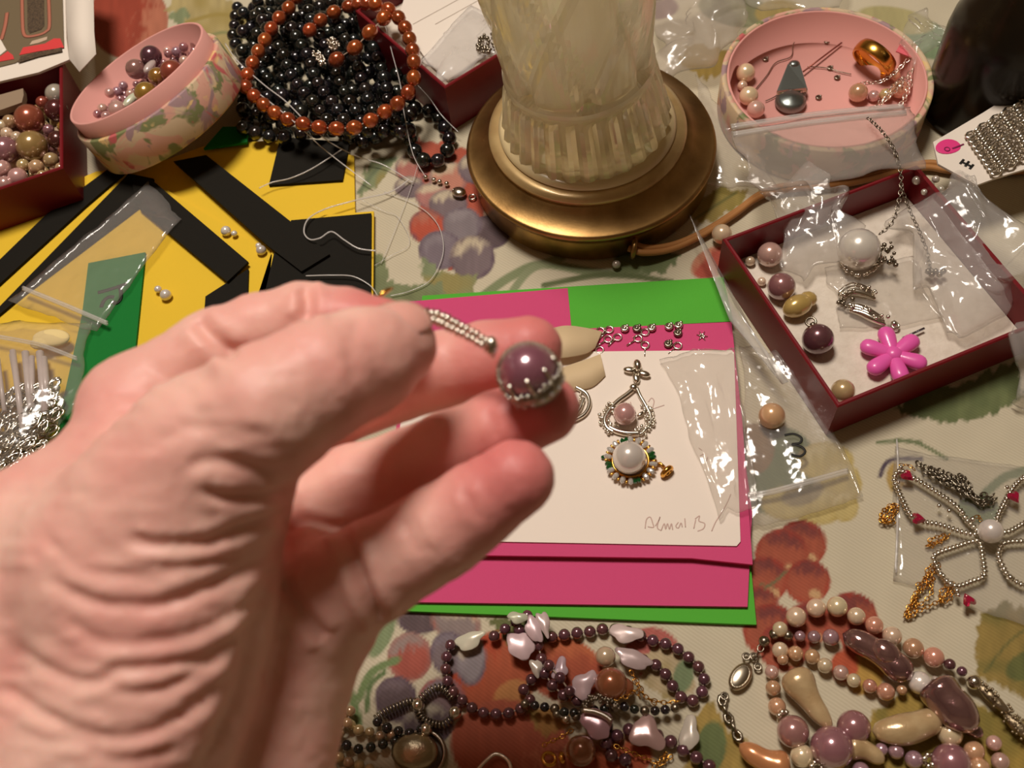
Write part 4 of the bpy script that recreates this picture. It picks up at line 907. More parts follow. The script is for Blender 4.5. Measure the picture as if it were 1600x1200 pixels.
# pearls in the tilted round box
fp = bc + axL * 0.022
def inbox(px, py, rpx, m, lab, grp=None, off=0.0):
    q = PL(px, py, fp + axL * off, axL); r = rpx * proj(q)[2] / F
    rel = q - fp; rad = rel - axL * (rel @ axL); mx = 0.0405 - r
    if np.linalg.norm(rad) > mx: q = q - rad * (1 - mx / np.linalg.norm(rad))
    o = inst('pearl', ball(PE[m], 3 if rpx > 9 else 2), q, r); props(o, lab, 'pearl', grp)
for x, y, r, m, lab in [(268, 112, 15, 'bronze', 'large bronze pearl in the round floral box'), (228, 146, 15, 'gold', 'large golden pearl in the round floral box'), (184, 172, 12, 'pink', 'pinkish pearl by the rim of the round floral box'), (212, 108, 13, 'mauve', 'mauve pearl in the middle of the round floral box'), (246, 120, 12, 'gold', 'golden pearl beside the bronze one in the round floral box'), (236, 88, 14, 'purple', 'dark purple pearl at the back of the round floral box')]: inbox(x, y, r * 1.2, m, lab, off=0.005)
Gs = 'tiny lilac pearls in the round floral box'
for i in range(64):
    a = rnd.uniform(0, 6.28); rr = 0.039 * math.sqrt(rnd.random()); b1 = RL[:, 0]; b2 = RL[:, 1]; q = fp + b1 * rr * math.cos(a) + b2 * rr * math.sin(a) + axL * rnd.uniform(-.004, 0.001)
    o = inst('pearl', ball(PE[rnd.choice(['lilac', 'lilac', 'pink', 'mauve'])]), q, rnd.uniform(.0022, .0031)); props(o, 'tiny lilac pearl in the heap in the round floral box', 'pearl', Gs)
part('bead_heap', merge(*[ell(fp + RL[:, 0] * rr * math.cos(a) + RL[:, 1] * rr * math.sin(a) - axL * rnd.uniform(.004, .008), [0.0024] * 3, None, 1) for rr, a in [(0.039 * math.sqrt(rnd.random()), rnd.uniform(0, 6.28)) for _ in range(380)]]), PE['mauve'], LB, kind='stuff')
for x, y, ang in ((234, 104, -0.9), (204, 156, -0.8)):
    q = PL(x, y, fp + axL * 0.005, axL); d = PL(x + math.cos(ang), y + math.sin(ang), fp + axL * .005, axL) - q
    o = solo('shell_chip', ell(q, [0.0058, 0.0026, 0.002], frame(d), 2), SHELL, 'slim white shell chip among the pearls in the round floral box', 'shell chip', 'shell chips in the round floral box')

# printed brochure on the maroon box, dish beyond
br = thing('brochure', 'printed brochure with grey cover and red bands lying over the pearl-filled box', 'brochure', P(60, 60, 0.031))
zb = 0.0325
part('page', plate([(-40, 142), (0, 127), (60, 113), (108, 93), (104, 60), (100, -70), (-80, -70)], zb, 0.0014), PAPER, br, smooth=False)
pg = [P(x, y, z) for x, y, z in ((108, 92, zb), (124, 112, zb + .001), (150, 84, zb + .003), (147, 50, zb + .006), (146, 0, zb + .006), (144, -60, zb + .006), (100, -60, zb + .001), (104, 40, zb + .001))]
part('loose_page', prism(pg, 0.0004), PAPER, br)
GREYP = mat('print_grey', S(112, 96, 70), 0.6); REDP = mat('print_red', S(214, 62, 62), 0.55); BRN = mat('print_brown', S(96, 76, 54), 0.6, noise=(900, S(40, 30, 22), 0.9)); PALE = mat('print_pale', S(196, 170, 146), 0.6)
cov = part('cover', plate([(-40, 112), (0, 104), (24, 98), (30, 94), (100, 74), (96, -70), (-80, -70)], zb + 0.0006, 0.0005), GREYP, br, smooth=False)
part('red_band', plate([(30, 86), (36, 74), (70, 68), (84, 60), (94, 60), (100, 74), (60, 80)], zb + 0.0009, 0.0003), REDP, cov, smooth=False)
part('red_band', plate([(-40, 96), (0, 88), (12, 80), (20, 86), (22, 92), (0, 96), (-40, 106)], zb + 0.0009, 0.0003), REDP, cov, smooth=False)
part('picture_strip', plate([(28, 98), (32, 88), (60, 81), (96, 74), (97, 80), (60, 88)], zb + 0.0011, 0.0003), BRN, cov, smooth=False)
ro = pxpath([(34, -30), (35, 30), (37, 52), (44, 57), (62, 54), (72, 49), (77, 40), (76, 0), (74, -30)], zb + 0.0008)
part('rounded_frame', tube(ro, 0.0011, 6, flat=0.2), mat('print_salmon', S(176, 106, 84), 0.6), cov); part('dark_panel', plate([(42, -30), (43, 46), (46, 52), (64, 46), (69, 40), (68, -30)], zb + 0.0009, 0.0003), BRN, cov, smooth=False); part('pale_tag', plate([(46, 70), (50, 64), (74, 57), (73, 62), (60, 67)], zb + 0.0009, 0.0003), PALE, cov, smooth=False)
part('pale_corner', plate([(-30, 66), (0, 60), (10, 78), (0, 86), (-30, 92)], zb + 0.0009, 0.0003), PAPER, cov, smooth=False)
part('salmon_line', tube(pxpath([(2, 62), (8, 40), (11, 20)], zb + .0008), 0.0012, 6, flat=.2), MATS['print_salmon'], cov)
dc = P(-85, -70, 0.040); solo('dish', lathe([(0, 0), (0.02, 0), (0.038, 0.004), (0.046, 0.009), (0.0468, 0.0096), (0.046, 0.0102), (0.037, 0.0062), (0.019, 0.002), (0, 0.002)], 64, (dc[0], dc[1], zb + 0.0012)), mat('pale_green_china', S(190, 206, 178), 0.25, coat=0.5), 'pale green dish standing on the printed brochure', 'dish')
solo('card_stack', plate([(-40, 158), (0, 148), (36, 138), (37, 148), (34, 160), (0, 172), (-40, 178)], .0285, 0.004), mat('grey_card', S(150, 128, 104), 0.6), 'grey card stuck in the back of the pearl-filled maroon box', 'card', smooth=False)

# paper slips and bag in the box behind the lamp
solo('paper_slip', plate([(622, 28), (640, -30), (790, -60), (775, 70), (700, 125), (668, 96)], 0.0235, 0.0012), PAPER, 'white ruled paper slip in the dark maroon box behind the lamp', 'paper', smooth=False)
rl = thing('ruled_line', 'thin grey ruled lines printed on the white paper slip', 'print', P(690, 40, .0236)); 
for a, b in (((645, 38), (740, -14)), ((680, 38), (752, -2))): part('line', tube([P(*a, .02365), P(*b, .02365)], 0.00018, 5, flat=.3), mat('grey_print', S(176, 158, 142), .7), rl)
bag('crinkled plastic bag of silver earrings in the box behind the lamp', [(658, 88, .025), (745, 14, .025), (800, 60, .025), (697, 135, .026)], 0.006, 11, FILMW, folds=9, n=(24, 24))
er = thing('earring', 'cluster of small silver earrings in the bag behind the lamp', 'earring', P(760, 72, .026))
part('cluster', merge(*[ell(P(752 + rnd.uniform(-8, 20), 66 + rnd.uniform(-14, 16), .029), [rnd.uniform(.0007, .0016)] * 3, None, 1) for _ in range(40)]), SILVERD, er, kind='stuff')

# ================================================================== FOAM: pearl studs, nylon threads, clear bag of findings
for (x, y, r), (x2, y2, r2), lab in (((353, 361, 8), (366, 365, 5), 'pair of fused seed pearls nearest the black strips junction on yellow foam'), ((408, 391, 8), (404, 384, 5), 'seed pearl by the edge of the black foam square'), ((259, 461, 9), (247, 452, 6), 'fused seed pearls beside the green strip on yellow foam')):
    z = 2 * T + r * MPP(x, y) * .9; t = thing('seed_pearl', lab, 'pearl', P(x, y, 2 * T))
    inst('pearl', ball(PE['white'], 3), P(x, y, z), r * MPP(x, y), None, t); inst('pearl', ball(PE['white']), P(x2, y2, z), r2 * MPP(x2, y2), None, t)
def thread(px, label, z=0.008, r=0.00035): solo('nylon_thread', tube(pxpath(px, z), r * 0.72, 6), THREAD, label, 'thread')
thread([(352, 68, .02), (372, 96, .024), (412, 132, .026), (446, 158, .026), (480, 192, .024), (515, 222, .014), (560, 245, .006), (600, 258, .003), (645, 285, .002)], 'clear nylon thread lying across the copper strand and out over the cloth', r=.0005)
thread([(356, 96, .02), (380, 126, .024), (430, 166, .0265), (466, 196, .025), (498, 226, .014), (530, 252, .008), (580, 290, .003)], 'second clear nylon thread running beside the first over the copper strand', r=.0005)
thread([(594, -10, .024), (600, 30, .026), (612, 80, .026), (625, 130, .026), (632, 180, .018), (645, 240, .008), (664, 275, .003)], 'clear nylon thread falling from the copper strand to the silver clasp')
thread([(640, 120, .02), (670, 152, .014), (690, 180, .010), (716, 206, .006)], 'short clear nylon thread by the dark maroon box')
thread([(405, 294, .007), (425, 285, .007), (455, 278, .007), (490, 262, .008), (535, 233, .008)], 'curved white nylon thread on the black foam piece', r=.0005)
thread([(588, 392, .008), (560, 388, .009), (538, 375, .010), (518, 362, .010), (500, 372, .010), (484, 374, .009), (475, 362, .008), (482, 342, .008), (510, 326, .007), (560, 312, .006), (610, 300, .003), (640, 280, .002)], 'clear nylon thread bent into a heart shaped loop over the black foam square', r=.0006)
thread([(478, 431, .008), (520, 430, .008), (552, 432, .008), (578, 446, .006), (590, 462, .004)], 'clear nylon thread at the lower edge of the black foam square', r=.0005)
thread([(600, 300, .001), (650, 320, .001), (680, 345, .0012), (692, 375, .0012), (690, 405, .0012), (672, 438, .0012), (640, 455, .001), (610, 462, .001)], 'clear nylon thread arching over the printed grapes')
thread([(560, 310, .003), (600, 330, .001), (622, 340, .001), (640, 380, .001), (610, 400, .001), (585, 415, .001)], 'thin clear nylon thread looping on bare cloth', r=.00022)
thread([(655, 250, .003), (640, 300, .001), (625, 340, .001), (605, 390, .001), (595, 412, .001)], 'thin clear nylon thread running down from the clasp', r=.00022)
bag('flat clear zip bag lying over black strips and green strip', [(232, 285, .0085), (280, 345, .0085), (150, 520, .0085), (15, 470, .0085)], 0.0008, 21, FILMH, n=(14, 14), folds=4, zips=([(36, 452, .0095), (100, 478, .0095), (168, 507, .0095)],), zipr=.0008)
bag('bulging clear bag of silver sticks and chain links on yellow foam', [(-60, 500, .008), (140, 510, .008), (118, 640, .008), (-60, 830, .008)], 0.004, 22, FILMH, puff=0.006, folds=8, zips=([(-20, 525, .011), (60, 540, .012), (120, 562, .010)],))
fs = thing('silver_findings', 'heap of silver links and clear sticks inside the bulging clear bag', 'findings', P(40, 650, .007))
gs = []
for i in range(170):
    x = rnd.uniform(-20, 92); y = rnd.uniform(600, 742)
    if x > 95 - (y - 620) * 0.45 + 20 or y < 600 + max(0, 40 - x) * 0.5: continue
    z = rnd.uniform(.0075, .0135); a = rnd.uniform(0.3, 1.2) * -1; q = P(x, y, z); d = P(x + math.cos(a), y + math.sin(a), z) - q; gs.append(torus(q, .0022, .00055, frame(d + np.array([0, 0, rnd.uniform(-.1, .1) * np.linalg.norm(d)])), 8, 5, 1.7))
part('links', merge(*gs), SILVER, fs, kind='stuff')
for x0, y0, x1, y1 in ((4, 560, 12, 645), (16, 556, 28, 660), (24, 552, 44, 662), (32, 550, 52, 650), (44, 552, 60, 640), (58, 556, 68, 630), (-10, 580, -2, 660), (68, 560, 76, 620)): part('stick', tube([P(x0 + rnd.uniform(-8, 8), y0 + rnd.uniform(-8, 8), .0115), P(x1 + rnd.uniform(-12, 12), y1 + rnd.uniform(-14, 14), .0125)], rnd.uniform(.0011, .0021), 8), mat('clear_stick', S(200, 184, 178), .35, coat=.3), fs)
solo('cotton_wad', merge(ell(P(80, 528, .0105), [.0095, .0050, .0024], frame((1, -.2, 0)), 3), ell(P(66, 535, .0105), [.006, .004, .0022], None, 2)), mat('cream_cotton', S(236, 212, 150), .9), 'pale yellow wad at the mouth of the bulging clear bag', 'wad')

# ================================================================== PENDANTS AND FINDINGS ON THE CARD
zc2 = zc + 0.0001
def pave(path, r, m=SILVER, wob=.4):
    pts = resample(path, r * 1.5); return merge(*[ell(p + np.array([rnd.uniform(-1, 1), rnd.uniform(-1, 1), rnd.uniform(0, .5)]) * r * wob, [r * rnd.uniform(.7, 1.1)] * 3, None, 1) for p in pts])
def teardrop():
    k = MPP(978, 650, zc); t = thing('pendant', 'silver teardrop pendant with pinkish pearl and bow bail on the white card', 'pendant', P(978, 650, zc))
    inst('pearl', ball(PE['pink'], 3), P(976, 647, zc + 18 * k), 18 * k, None, t)
    z = zc + 5 * k
    part('frame', merge(tube(pxpath([(992, 606), (980, 616), (965, 627), (953, 640), (945, 655), (948, 668), (958, 675)], z), [4.2 * k] * 61, 8), tube(pxpath([(995, 606), (1000, 618), (1008, 632), (1016, 648), (1016, 662), (1006, 674)], z), [3.2 * k] * 51, 8), tube(pxpath([(952, 668), (965, 674), (980, 677), (998, 677)], z), 5 * k, 8)), SILVER, t)
    part('pave', merge(*[pave(pxpath([(953 + d, 632), (941 + d, 648), (942 + d, 662), (955 + d, 674 - d)], z), 3.2 * k, wob=.7) for d in (-3, 2, 7, 11)], *[pave(pxpath([(1012 - d, 636), (1018 - d, 650), (1016 - d, 664), (1000 - d, 680 - d)], z), 3.2 * k, wob=.7) for d in (-5, 0, 5, 9)]), SILVER, t)
    part('leaves', merge(ell(P(958, 638, z + 2 * k), [6 * k, 4 * k, 3 * k], None, 2), ell(P(1001, 647, z + 2 * k), [7 * k, 3.5 * k, 3 * k], frame((1, .5, 0)), 2)), SILVER, t)
    part('bail', merge(ell(P(996, 571, z + 6 * k), [7 * k, 11 * k, 8 * k], None, 2), ell(P(984, 578, z + 2 * k), [11 * k, 6 * k, 4 * k], frame((1, -.3, 0)), 2), ell(P(1006, 584, z + 2 * k), [11 * k, 6 * k, 4 * k], frame((1, -.5, 0)), 2), ell(P(994, 590, z + 1 * k), [6 * k, 11 * k, 4 * k], None, 2), ell(P(990, 605, z + 2 * k), [7 * k, 6 * k, 5 * k], None, 2)), SILVER, t)
teardrop()
def goldpend():
    x0, y0 = 983, 718; k = MPP(x0, y0, zc); t = thing('pendant', 'gold pendant with large white pearl, green and clear stones on the white card', 'pendant', P(x0, y0, zc))
    inst('pearl', ball(PE['white'], 3), P(x0, y0 - 3, zc + 27 * k), 26 * k, None, t)
    c = P(x0 + 2, y0 + 4, zc + 4 * k); part('gallery', merge(torus(c, 31 * k, 3.5 * k, None, 40, 8), torus(c + [0, 0, 5 * k], 28 * k, 2.6 * k, None, 40, 8)), GOLD, t)
    for i in range(36):
        a = 2 * math.pi * i / 36; q = c + np.array([math.cos(a), math.sin(a), 0]) * 35 * k + [0, 0, 3 * k]; R = frame((math.cos(a), math.sin(a), .2))
        if i in (0, 1, 9, 10, 18, 19, 27, 28): part('green_stone', ell(q + [0, 0, 3 * k], [6.5 * k, 4.2 * k, 4 * k], R, 1), EMER, t, smooth=False)
        elif i % 2 == 0: part('clear_stone', ell(q + [0, 0, 3 * k], [7.5 * k, 4.6 * k, 4.4 * k], R, 2), CRYST, t, smooth=False)
        else: part('prong', tube([q - R[:, 0] * 6 * k, q + R[:, 0] * 5 * k + [0, 0, 4 * k]], 1.7 * k, 6), GOLD, t)
    part('bail', merge(tube([P(1020, 726, zc + 4 * k), P(1032, 724, zc + 6 * k), P(1038, 730, zc + 8 * k)], 2.6 * k, 8), torus(P(1042, 737, zc + 8 * k), 8 * k, 4.5 * k, frame(P(1050, 745, zc) - P(1042, 737, zc))[:, [1, 2, 0]], 20, 8)), GOLD, t)
    part('point', ell(P(944, 714, zc + 4 * k), [6 * k, 4 * k, 3 * k], frame((1, .1, 0)), 1), EMER, t, smooth=False)
goldpend()
hid = thing('pendant', 'silver filigree pendant half hidden behind the ring fingertip', 'pendant', P(900, 635, zc)); k = MPP(900, 635, zc)
part('frame', merge(tube(pxpath([(880, 660), (900, 655), (915, 645), (921, 630), (916, 615), (900, 605)], zc + 5 * k), 3.5 * k, 8), tube(pxpath([(890, 655), (905, 640), (912, 622)], zc + 6 * k), 3 * k, 8), pave(pxpath([(886, 650), (903, 634), (908, 615)], zc + 4 * k), 2.5 * k)), SILVER, hid)
# screw eyes on the pink strip
zs = 3.9 * T + 0.0006; k = MPP(1000, 525, zs)
for x, y, a in ((938, 517, 2.3), (952, 515, 2.4), (950, 530, 2.6), (965, 527, 2.4), (1008, 519, 2.7), (997, 529, 2.6), (1008, 539, 1.6), (1059, 540, 2.4), (937, 547, 1.5)):
    d = P(x + math.cos(a), y + math.sin(a), zs) - P(x, y, zs); d /= np.linalg.norm(d); c = P(x, y, zs)
    solo('eye_pin', merge(torus(c, 6 * k, 1.5 * k, None, 16, 6), tube([c + d * 7 * k, c + d * 22 * k], 1.3 * k, 6)), SILVER, 'small silver eye pin lying on the pink foam above the white card', 'eye pin', 'eye pins on the pink foam')
for x, y, m, nm in ((976, 513, SILVER, 0), (995, 513, SILVERD, 0), (1018, 512, SILVER, 0), (1045, 510, SILVER, 1), (1060, 508, SILVER, 1), (1059, 520, SILVERD, 2), (1044, 537, SILVERD, 2)):
    lab = ('small silver bead cap at the edge of the green strip', 'bright silver bead cap by the corner of the green strip', 'dark oxidised bead cap on the pink foam')[nm]
    solo('silver_finding', merge(torus(P(x, y, zs + 2.5 * k), 4.5 * k, 2.6 * k, None, 12, 6), ell(P(x, y, zs + 3 * k), [4 * k] * 3, None, 1), ell(P(x + 4, y - 4, zs + 4 * k), [3.5 * k] * 3, None, 1)), m, lab, 'bead cap', lab + 's')
solo('star_finding', merge(*[tube([P(1097, 525, zs), P(1097 + 9 * math.cos(a), 525 + 8 * math.sin(a), zs - .0003)], [2 * k, .6 * k], 6) for a in (0.1, 1.0, 2.2, 3.4, 4.2, 5.2)]), SILVER, 'tiny silver star shaped finding on the pink foam', 'finding')

# bag across the card's right side, number bag beside it
bag('crinkled clear bag sleeve over the right edge of the white card', [(1042, 560, .0095), (1150, 545, .0095), (1172, 800, .0095), (1135, 800, .0095)], 0.006, 31, FILM, folds=9, n=(30, 34))
nb = bag('clear zip bag marked 3 holding a peach pearl on the printed cloth', [(1158, 540, .004), (1230, 560, .006), (1350, 770, .0015), (1165, 830, .0015)], 0.0035, 32, FILM, folds=6, n=(26, 26), zips=([(1150, 778, .0035), (1200, 772, .0045), (1260, 756, .0045), (1325, 738, .003)],), zipr=.0008)
part('number', stroke([(1226, 680), (1240, 678), (1252, 684), (1250, 692), (1238, 694), (1252, 698), (1258, 706), (1250, 713), (1236, 710)], .0062, .00055, per=6), MARK, nb, label='handwritten black digit')
loose(1206, 650, .0065, 21, 'peach', 'peach pearl inside the clear bag marked 3')
part("film_edge", prism([P(1078, 336, .016), P(1085, 350, .018), P(1150, 480, .020), P(1232, 596, .018), P(1222, 600, .014), P(1140, 500, .015)], .0004), FILMW, nb)
loose(1128, 366, .0055, 16, 'cream', 'cream pearl on the cloth between the lamp cord and the maroon tray')
loose(963, 413, .0025, 7, 'grey', 'tiny grey pearl at the foot of the brass lamp base')

# ================================================================== CONTENTS OF THE MAROON TRAY
zl = 0.006
for x, y, r, m, lab in [(1203, 398, 20, 'pink', 'pinkish pearl near the back corner of the maroon tray'), (1221, 448, 22, 'mauve', 'mauve pearl by the side wall of the maroon tray'), (1317, 611, 19, 'champ', 'champagne pearl in the near corner of the maroon tray'), (1162, 389, 9, 'cream', 'small cream pearl in the back corner of the maroon tray'), (1185, 377, 8, 'grey', 'small grey pearl in the back corner of the maroon tray'), (1172, 408, 8, 'cream', 'small cream pearl against the side wall of the maroon tray'), (1190, 440, 7, 'cream', 'tiny cream pearl below the pinkish one in the maroon tray')]:
    loose(x, y, zl + r * MPP(x, y, .015), r, m, lab)
pp = thing('pendant', 'round purple pearl with a silver loop in the maroon tray', 'pendant', P(1278, 530, zl)); r = 25 * MPP(1278, 530, .015)
inst('pearl', ball(PE['purple'], 3), P(1278, 530, zl + r), r, None, pp); part('loop', merge(torus(P(1267, 503, .014), .0022, .0006, frame((1, .3, .2)), 14, 6), ell(P(1270, 508, .014), [.0016] * 3, None, 1)), SILVERD, pp)
solo('baroque_pearl', merge(ell(P(1246, 478, zl + .0055), [.0075, .0052, .0052], frame((1, .35, 0)), 3), ell(P(1262, 468, zl + .005), [.0045, .004, .004], None, 2)), mat('baroque_gold', S(198, 166, 96), .25, .3, coat=.9), 'golden baroque pearl beside the mauve one in the maroon tray', 'pearl')
fl = thing('flower_bead', 'pink plastic flower bead with six petals in the maroon tray', 'bead', P(1395, 555, zl)); fc = P(1395, 556, zl + .0035); k = MPP(1395, 556, .01)
for i in range(6):
    a = math.radians(88 + i * 60); d = np.array([math.cos(a), math.sin(a), 0]); part('petal', tube([fc + d * q_ * k + [0, 0, .001] for q_ in (4, 12, 22, 32, 40, 46, 50, 52)], [8.5 * k, 10 * k, 12 * k, 13.5 * k, 13.5 * k, 11.5 * k, 7 * k, .5 * k], 16, flat=.8), FLOWER, fl)
part('centre', ell(fc + [0, 0, .0012], [14 * k, 14 * k, 11 * k], None, 3), FLOWER, fl)
wp = thing('pendant', 'silver leaf pendant with a big white pearl on a fine chain in the maroon tray', 'pendant', P(1345, 430, .007)); k = MPP(1342, 390, .014)
inst('pearl', ball(PE['white'], 3), P(1342, 390, .017), 33 * k, None, wp)
part('cup', merge(torus(P(1345, 400, .011), 30 * k, 4 * k, frame((.1, .5, 1))[:, [1, 2, 0]], 26, 8), pave(pxpath([(1315, 410), (1325, 424), (1345, 430), (1365, 422), (1375, 405)], .012), 4 * k)), SILVER, wp)
def leafgeo(pts, z, r): 
    a = pxpath(pts, z); n = len(a); return merge(*[tube(a + np.array([0, s * r * 1.2, 0]), [r * (0.5 + math.sin(math.pi * i / (n - 1))) for i in range(n)], 6) for s in (-1, 0, 1)], pave(a + [0, 0, r], r * .8, wob=1.6))
part('leaf', leafgeo([(1312, 462), (1330, 452), (1350, 455), (1366, 463)], .0105, 4.5 * k), SILVER, wp); part('leaf', leafgeo([(1325, 480), (1345, 485), (1365, 495), (1382, 503)], .0095, 4.5 * k), SILVER, wp)
part('bead_cluster', merge(*[ell(P(1385 + rnd.uniform(-14, 16), 392 + rnd.uniform(-18, 22), .014 + rnd.uniform(0, .003)), [rnd.uniform(2.5, 5) * k] * 3, None, 1) for _ in range(26)], *[ell(P(1310 + rnd.uniform(-4, 26), 468 + rnd.uniform(-8, 12), .010), [rnd.uniform(2.5, 4.5) * k] * 3, None, 1) for _ in range(9)]), SILVERD, wp, kind='stuff')
chain(pxpath([(1356, 184, .034), (1378, 205, .036), (1396, 232, .033), (1406, 262, .029), (1408, 290, .027), (1402, 325, .024), (1392, 350, .021), (1374, 366, .018)]), .0026, SILVERD, wp); chain(pxpath([(1408, 290, .027), (1420, 325, .022), (1438, 365, .017), (1449, 395, .013), (1455, 422, .011), (1470, 428, .010)]), .0024, SILVERD, wp)
part('clasp', merge(*[ell(P(1450 + i * 6, 424 + (i % 2) * 5, .011), [.0016] * 3, None, 1) for i in range(5)]), SILVERD, wp)
solo('head_pin', tube([P(1411, 528, .0085), P(1444, 513, .0085)], .0006, 6), mat('blue_steel', S(170, 172, 186), .25, 1.0), 'thin steel pin beside the pink flower bead', 'pin')
solo('silver_finding', merge(ell(P(1397, 506, .0085), [.0018] * 3, None, 1), torus(P(1399, 509, .0085), .0016, .0006, None, 10, 5)), SILVER, 'small silver bead cap beside the pink flower bead', 'bead cap')
bag('crumpled clear bag standing at the back corner of the maroon tray', [(1195, 300, .020), (1275, 262, .030), (1352, 370, .018), (1245, 440, .010)], 0.012, 41, FILMC, folds=12, n=(30, 30))
bag('large crumpled clear bag filling the far half of the maroon tray', [(1395, 350, .014), (1530, 270, .028), (1640, 470, .014), (1455, 515, .010)], 0.018, 42, FILMC, folds=14, n=(56, 56))
bag('clear film lying under the white pearl pendant in the maroon tray', [(1290, 420, .008), (1420, 400, .008), (1470, 500, .008), (1320, 515, .008)], 0.0025, 43, FILM, folds=9, n=(30, 30))
bag('crinkled clear bag hanging over the outside of the maroon tray', [(1574, 530, .026), (1660, 470, .026), (1690, 640, .002), (1588, 640, .0015)], 0.008, 44, FILMC, folds=8, n=(22, 22))
for x, y, r in ((1432, 282, 7), (1452, 290, 8), (1462, 280, 6), (1470, 296, 6), (1444, 300, 5)): loose(x, y, .020, r, 'grey', 'small grey pearl under the bag beside the chain pack', 'small grey pearls under the bag beside the chain pack')

# ================================================================== CONTENTS OF THE ROUND LID
zr = 0.003
for x, y, r, m in [(1165, 114, 15, 'cream'), (1170, 150, 15, 'cream'), (1160, 134, 8, 'cream')]: loose(x, y, zr + r * MPP(x, y, .01), r, m, 'cream pearl against the side of the round pink lid', 'cream pearls by the lid side')
loose(1181, 171, zr + .005, 14, 'pink', 'pinkish pearl near the zip bag in the round pink lid')
for x, y, r, m in [(1341, 145, 15, 'peach'), (1406, 140, 14, 'peach'), (1384, 148, 10, 'champ'), (1365, 150, 9, 'pink'), (1398, 118, 9, 'peach')]: loose(x, y, zr + r * MPP(x, y, .01), r, m, 'peach pearl by the gold ring in the round pink lid', 'peach pearls by the gold ring')
rg = P(1366, 92, .012); Rg = frame((0.75, 0.5, 0.42))[:, [1, 2, 0]]; k = MPP(1366, 92, .01)
solo('gold_ring', lathe([(30 * k, -10 * k), (33 * k, -11 * k), (35 * k, -6 * k), (35.5 * k, 0), (35 * k, 6 * k), (33 * k, 11 * k), (30 * k, 10 * k)], 48, rg, Rg, closed=True), GOLD, 'wide plain gold ring in the round pink lid', 'ring')
bl = thing('bail_finding', 'grey metal pendant bail with a tapered loop in the round pink lid', 'finding', P(1236, 130, zr))
STEEL = mat('grey_steel', S(136, 142, 138), .3, .9)
part('loop', prism([P(1231, 100, .010), P(1250, 100, .010), P(1262, 140, .0075), P(1260, 146, .0075), P(1216, 148, .0075), P(1214, 142, .0075)], .0016), STEEL, bl, smooth=False)
part('tip', ell(P(1241, 100, .0095), [.0032, .0026, .0016], None, 2), STEEL, bl); part('knob', lathe([(0, 0), (.0068, 0), (.0082, .0016), (.0080, .004), (.006, .0058), (0, .0064)], 32, P(1234, 164, zr + .0003)), STEEL, bl); part('band', bar(P(1214, 146, .0085), P(1260, 141, .0085), .0024, .0014), SILVER, bl)
solo('wire', tube([P(1255, 112, .006), P(1316, 66, .005)], .0005, 6), mat('copper_wire', S(140, 80, 66), .4, .8), 'straight copper wire beside the grey bail in the round pink lid', 'wire')
for q, lab in (([(1180, 140), (1198, 118), (1212, 98), (1236, 88), (1240, 68), (1254, 56)], 'thin curly grey wire behind the bail in the round pink lid'), ([(1196, 158), (1212, 150), (1222, 140)], 'short grey wire in front of the bail in the round pink lid'), ([(1262, 104), (1290, 106), (1312, 112), (1330, 116)], 'faint bent wire between the bail and the gold ring')):
    solo('wire', tube(pxpath(q, .0042), .0003, 5), SILVERD, lab, 'wire')
for x, y in ((1292, 65), (1308, 121), (1279, 152), (1196, 92), (1297, 106)): solo('crimp_bead', merge(torus(P(x, y, .004), .0012, .0006, None, 8, 5), ell(P(x + 3, y - 2, .0042), [.0008] * 3, None, 1)), SILVERD, 'tiny grey crimp bead on the pink lid floor', 'crimp bead', 'crimp beads in the lid')
cn = thing('chain', 'fine silver chain piled by the gold ring in the round pink lid', 'chain', P(1400, 130, .004))
for pts in ([(1345, 130, .008), (1375, 128, .012), (1400, 112, .014), (1420, 92, .018), (1438, 80, .020)], [(1372, 160, .008), (1390, 150, .012), (1410, 130, .014), (1425, 110, .016), (1440, 92, .018)], [(1406, 165, .008), (1414, 150, .010), (1420, 130, .012), (1422, 118, .013)], [(1360, 170, .010), (1380, 160, .010), (1390, 140, .013), (1412, 120, .014)], [(1412, 158, .006), (1420, 140, .008), (1425, 124, .010)]): chain(pxpath(pts), .0028, SILVER, cn)
bag('milky zip bag leaning on the near side of the round pink lid', [(1143, 204, .027), (1420, 168, .027), (1448, 258, .029), (1185, 306, .029)], 0.003, 51, FILMZ, folds=5, n=(30, 20), zips=([(1143, 200, .029), (1280, 180, .029), (1412, 168, .029)], [(1146, 212, .028), (1280, 192, .028), (1416, 178, .028)]), zipr=.0010)
bag('crumpled clear bag behind the round pink lid and the bottle', [(1395, 60, .022), (1440, 20, .026), (1500, 55, .026), (1430, 100, .020)], 0.006, 52, FILMH, folds=7, n=(20, 20))
solo('pink_scrap', prism([P(1400, 80, .020), P(1410, 62, .021), P(1432, 76, .021), P(1425, 90, .020)], .0006), mat('pink_scrap', S(216, 96, 106), .6), 'pink paper scrap at the rim of the round lid', 'paper', smooth=False)
bag('hazy crumpled bag on the cloth between the lamp and the round lid', [(1010, 20, .012), (1130, -60, .020), (1165, 60, .014), (1050, 135, .010)], 0.012, 53, FILMZ, folds=9, n=(30, 30))
bag('thin clear bag beside the brass lamp base in front of the round lid', [(1085, 120, .006), (1150, 190, .010), (1225, 300, .005), (1100, 290, .003)], 0.004, 54, FILM, folds=7, n=(24, 24))
bag('hazy bag lying on the cloth behind the round lid', [(1130, -40, .010), (1330, -70, .010), (1320, 10, .010), (1190, 20, .010)], 0.006, 55, FILMH, folds=7, n=(20, 20))

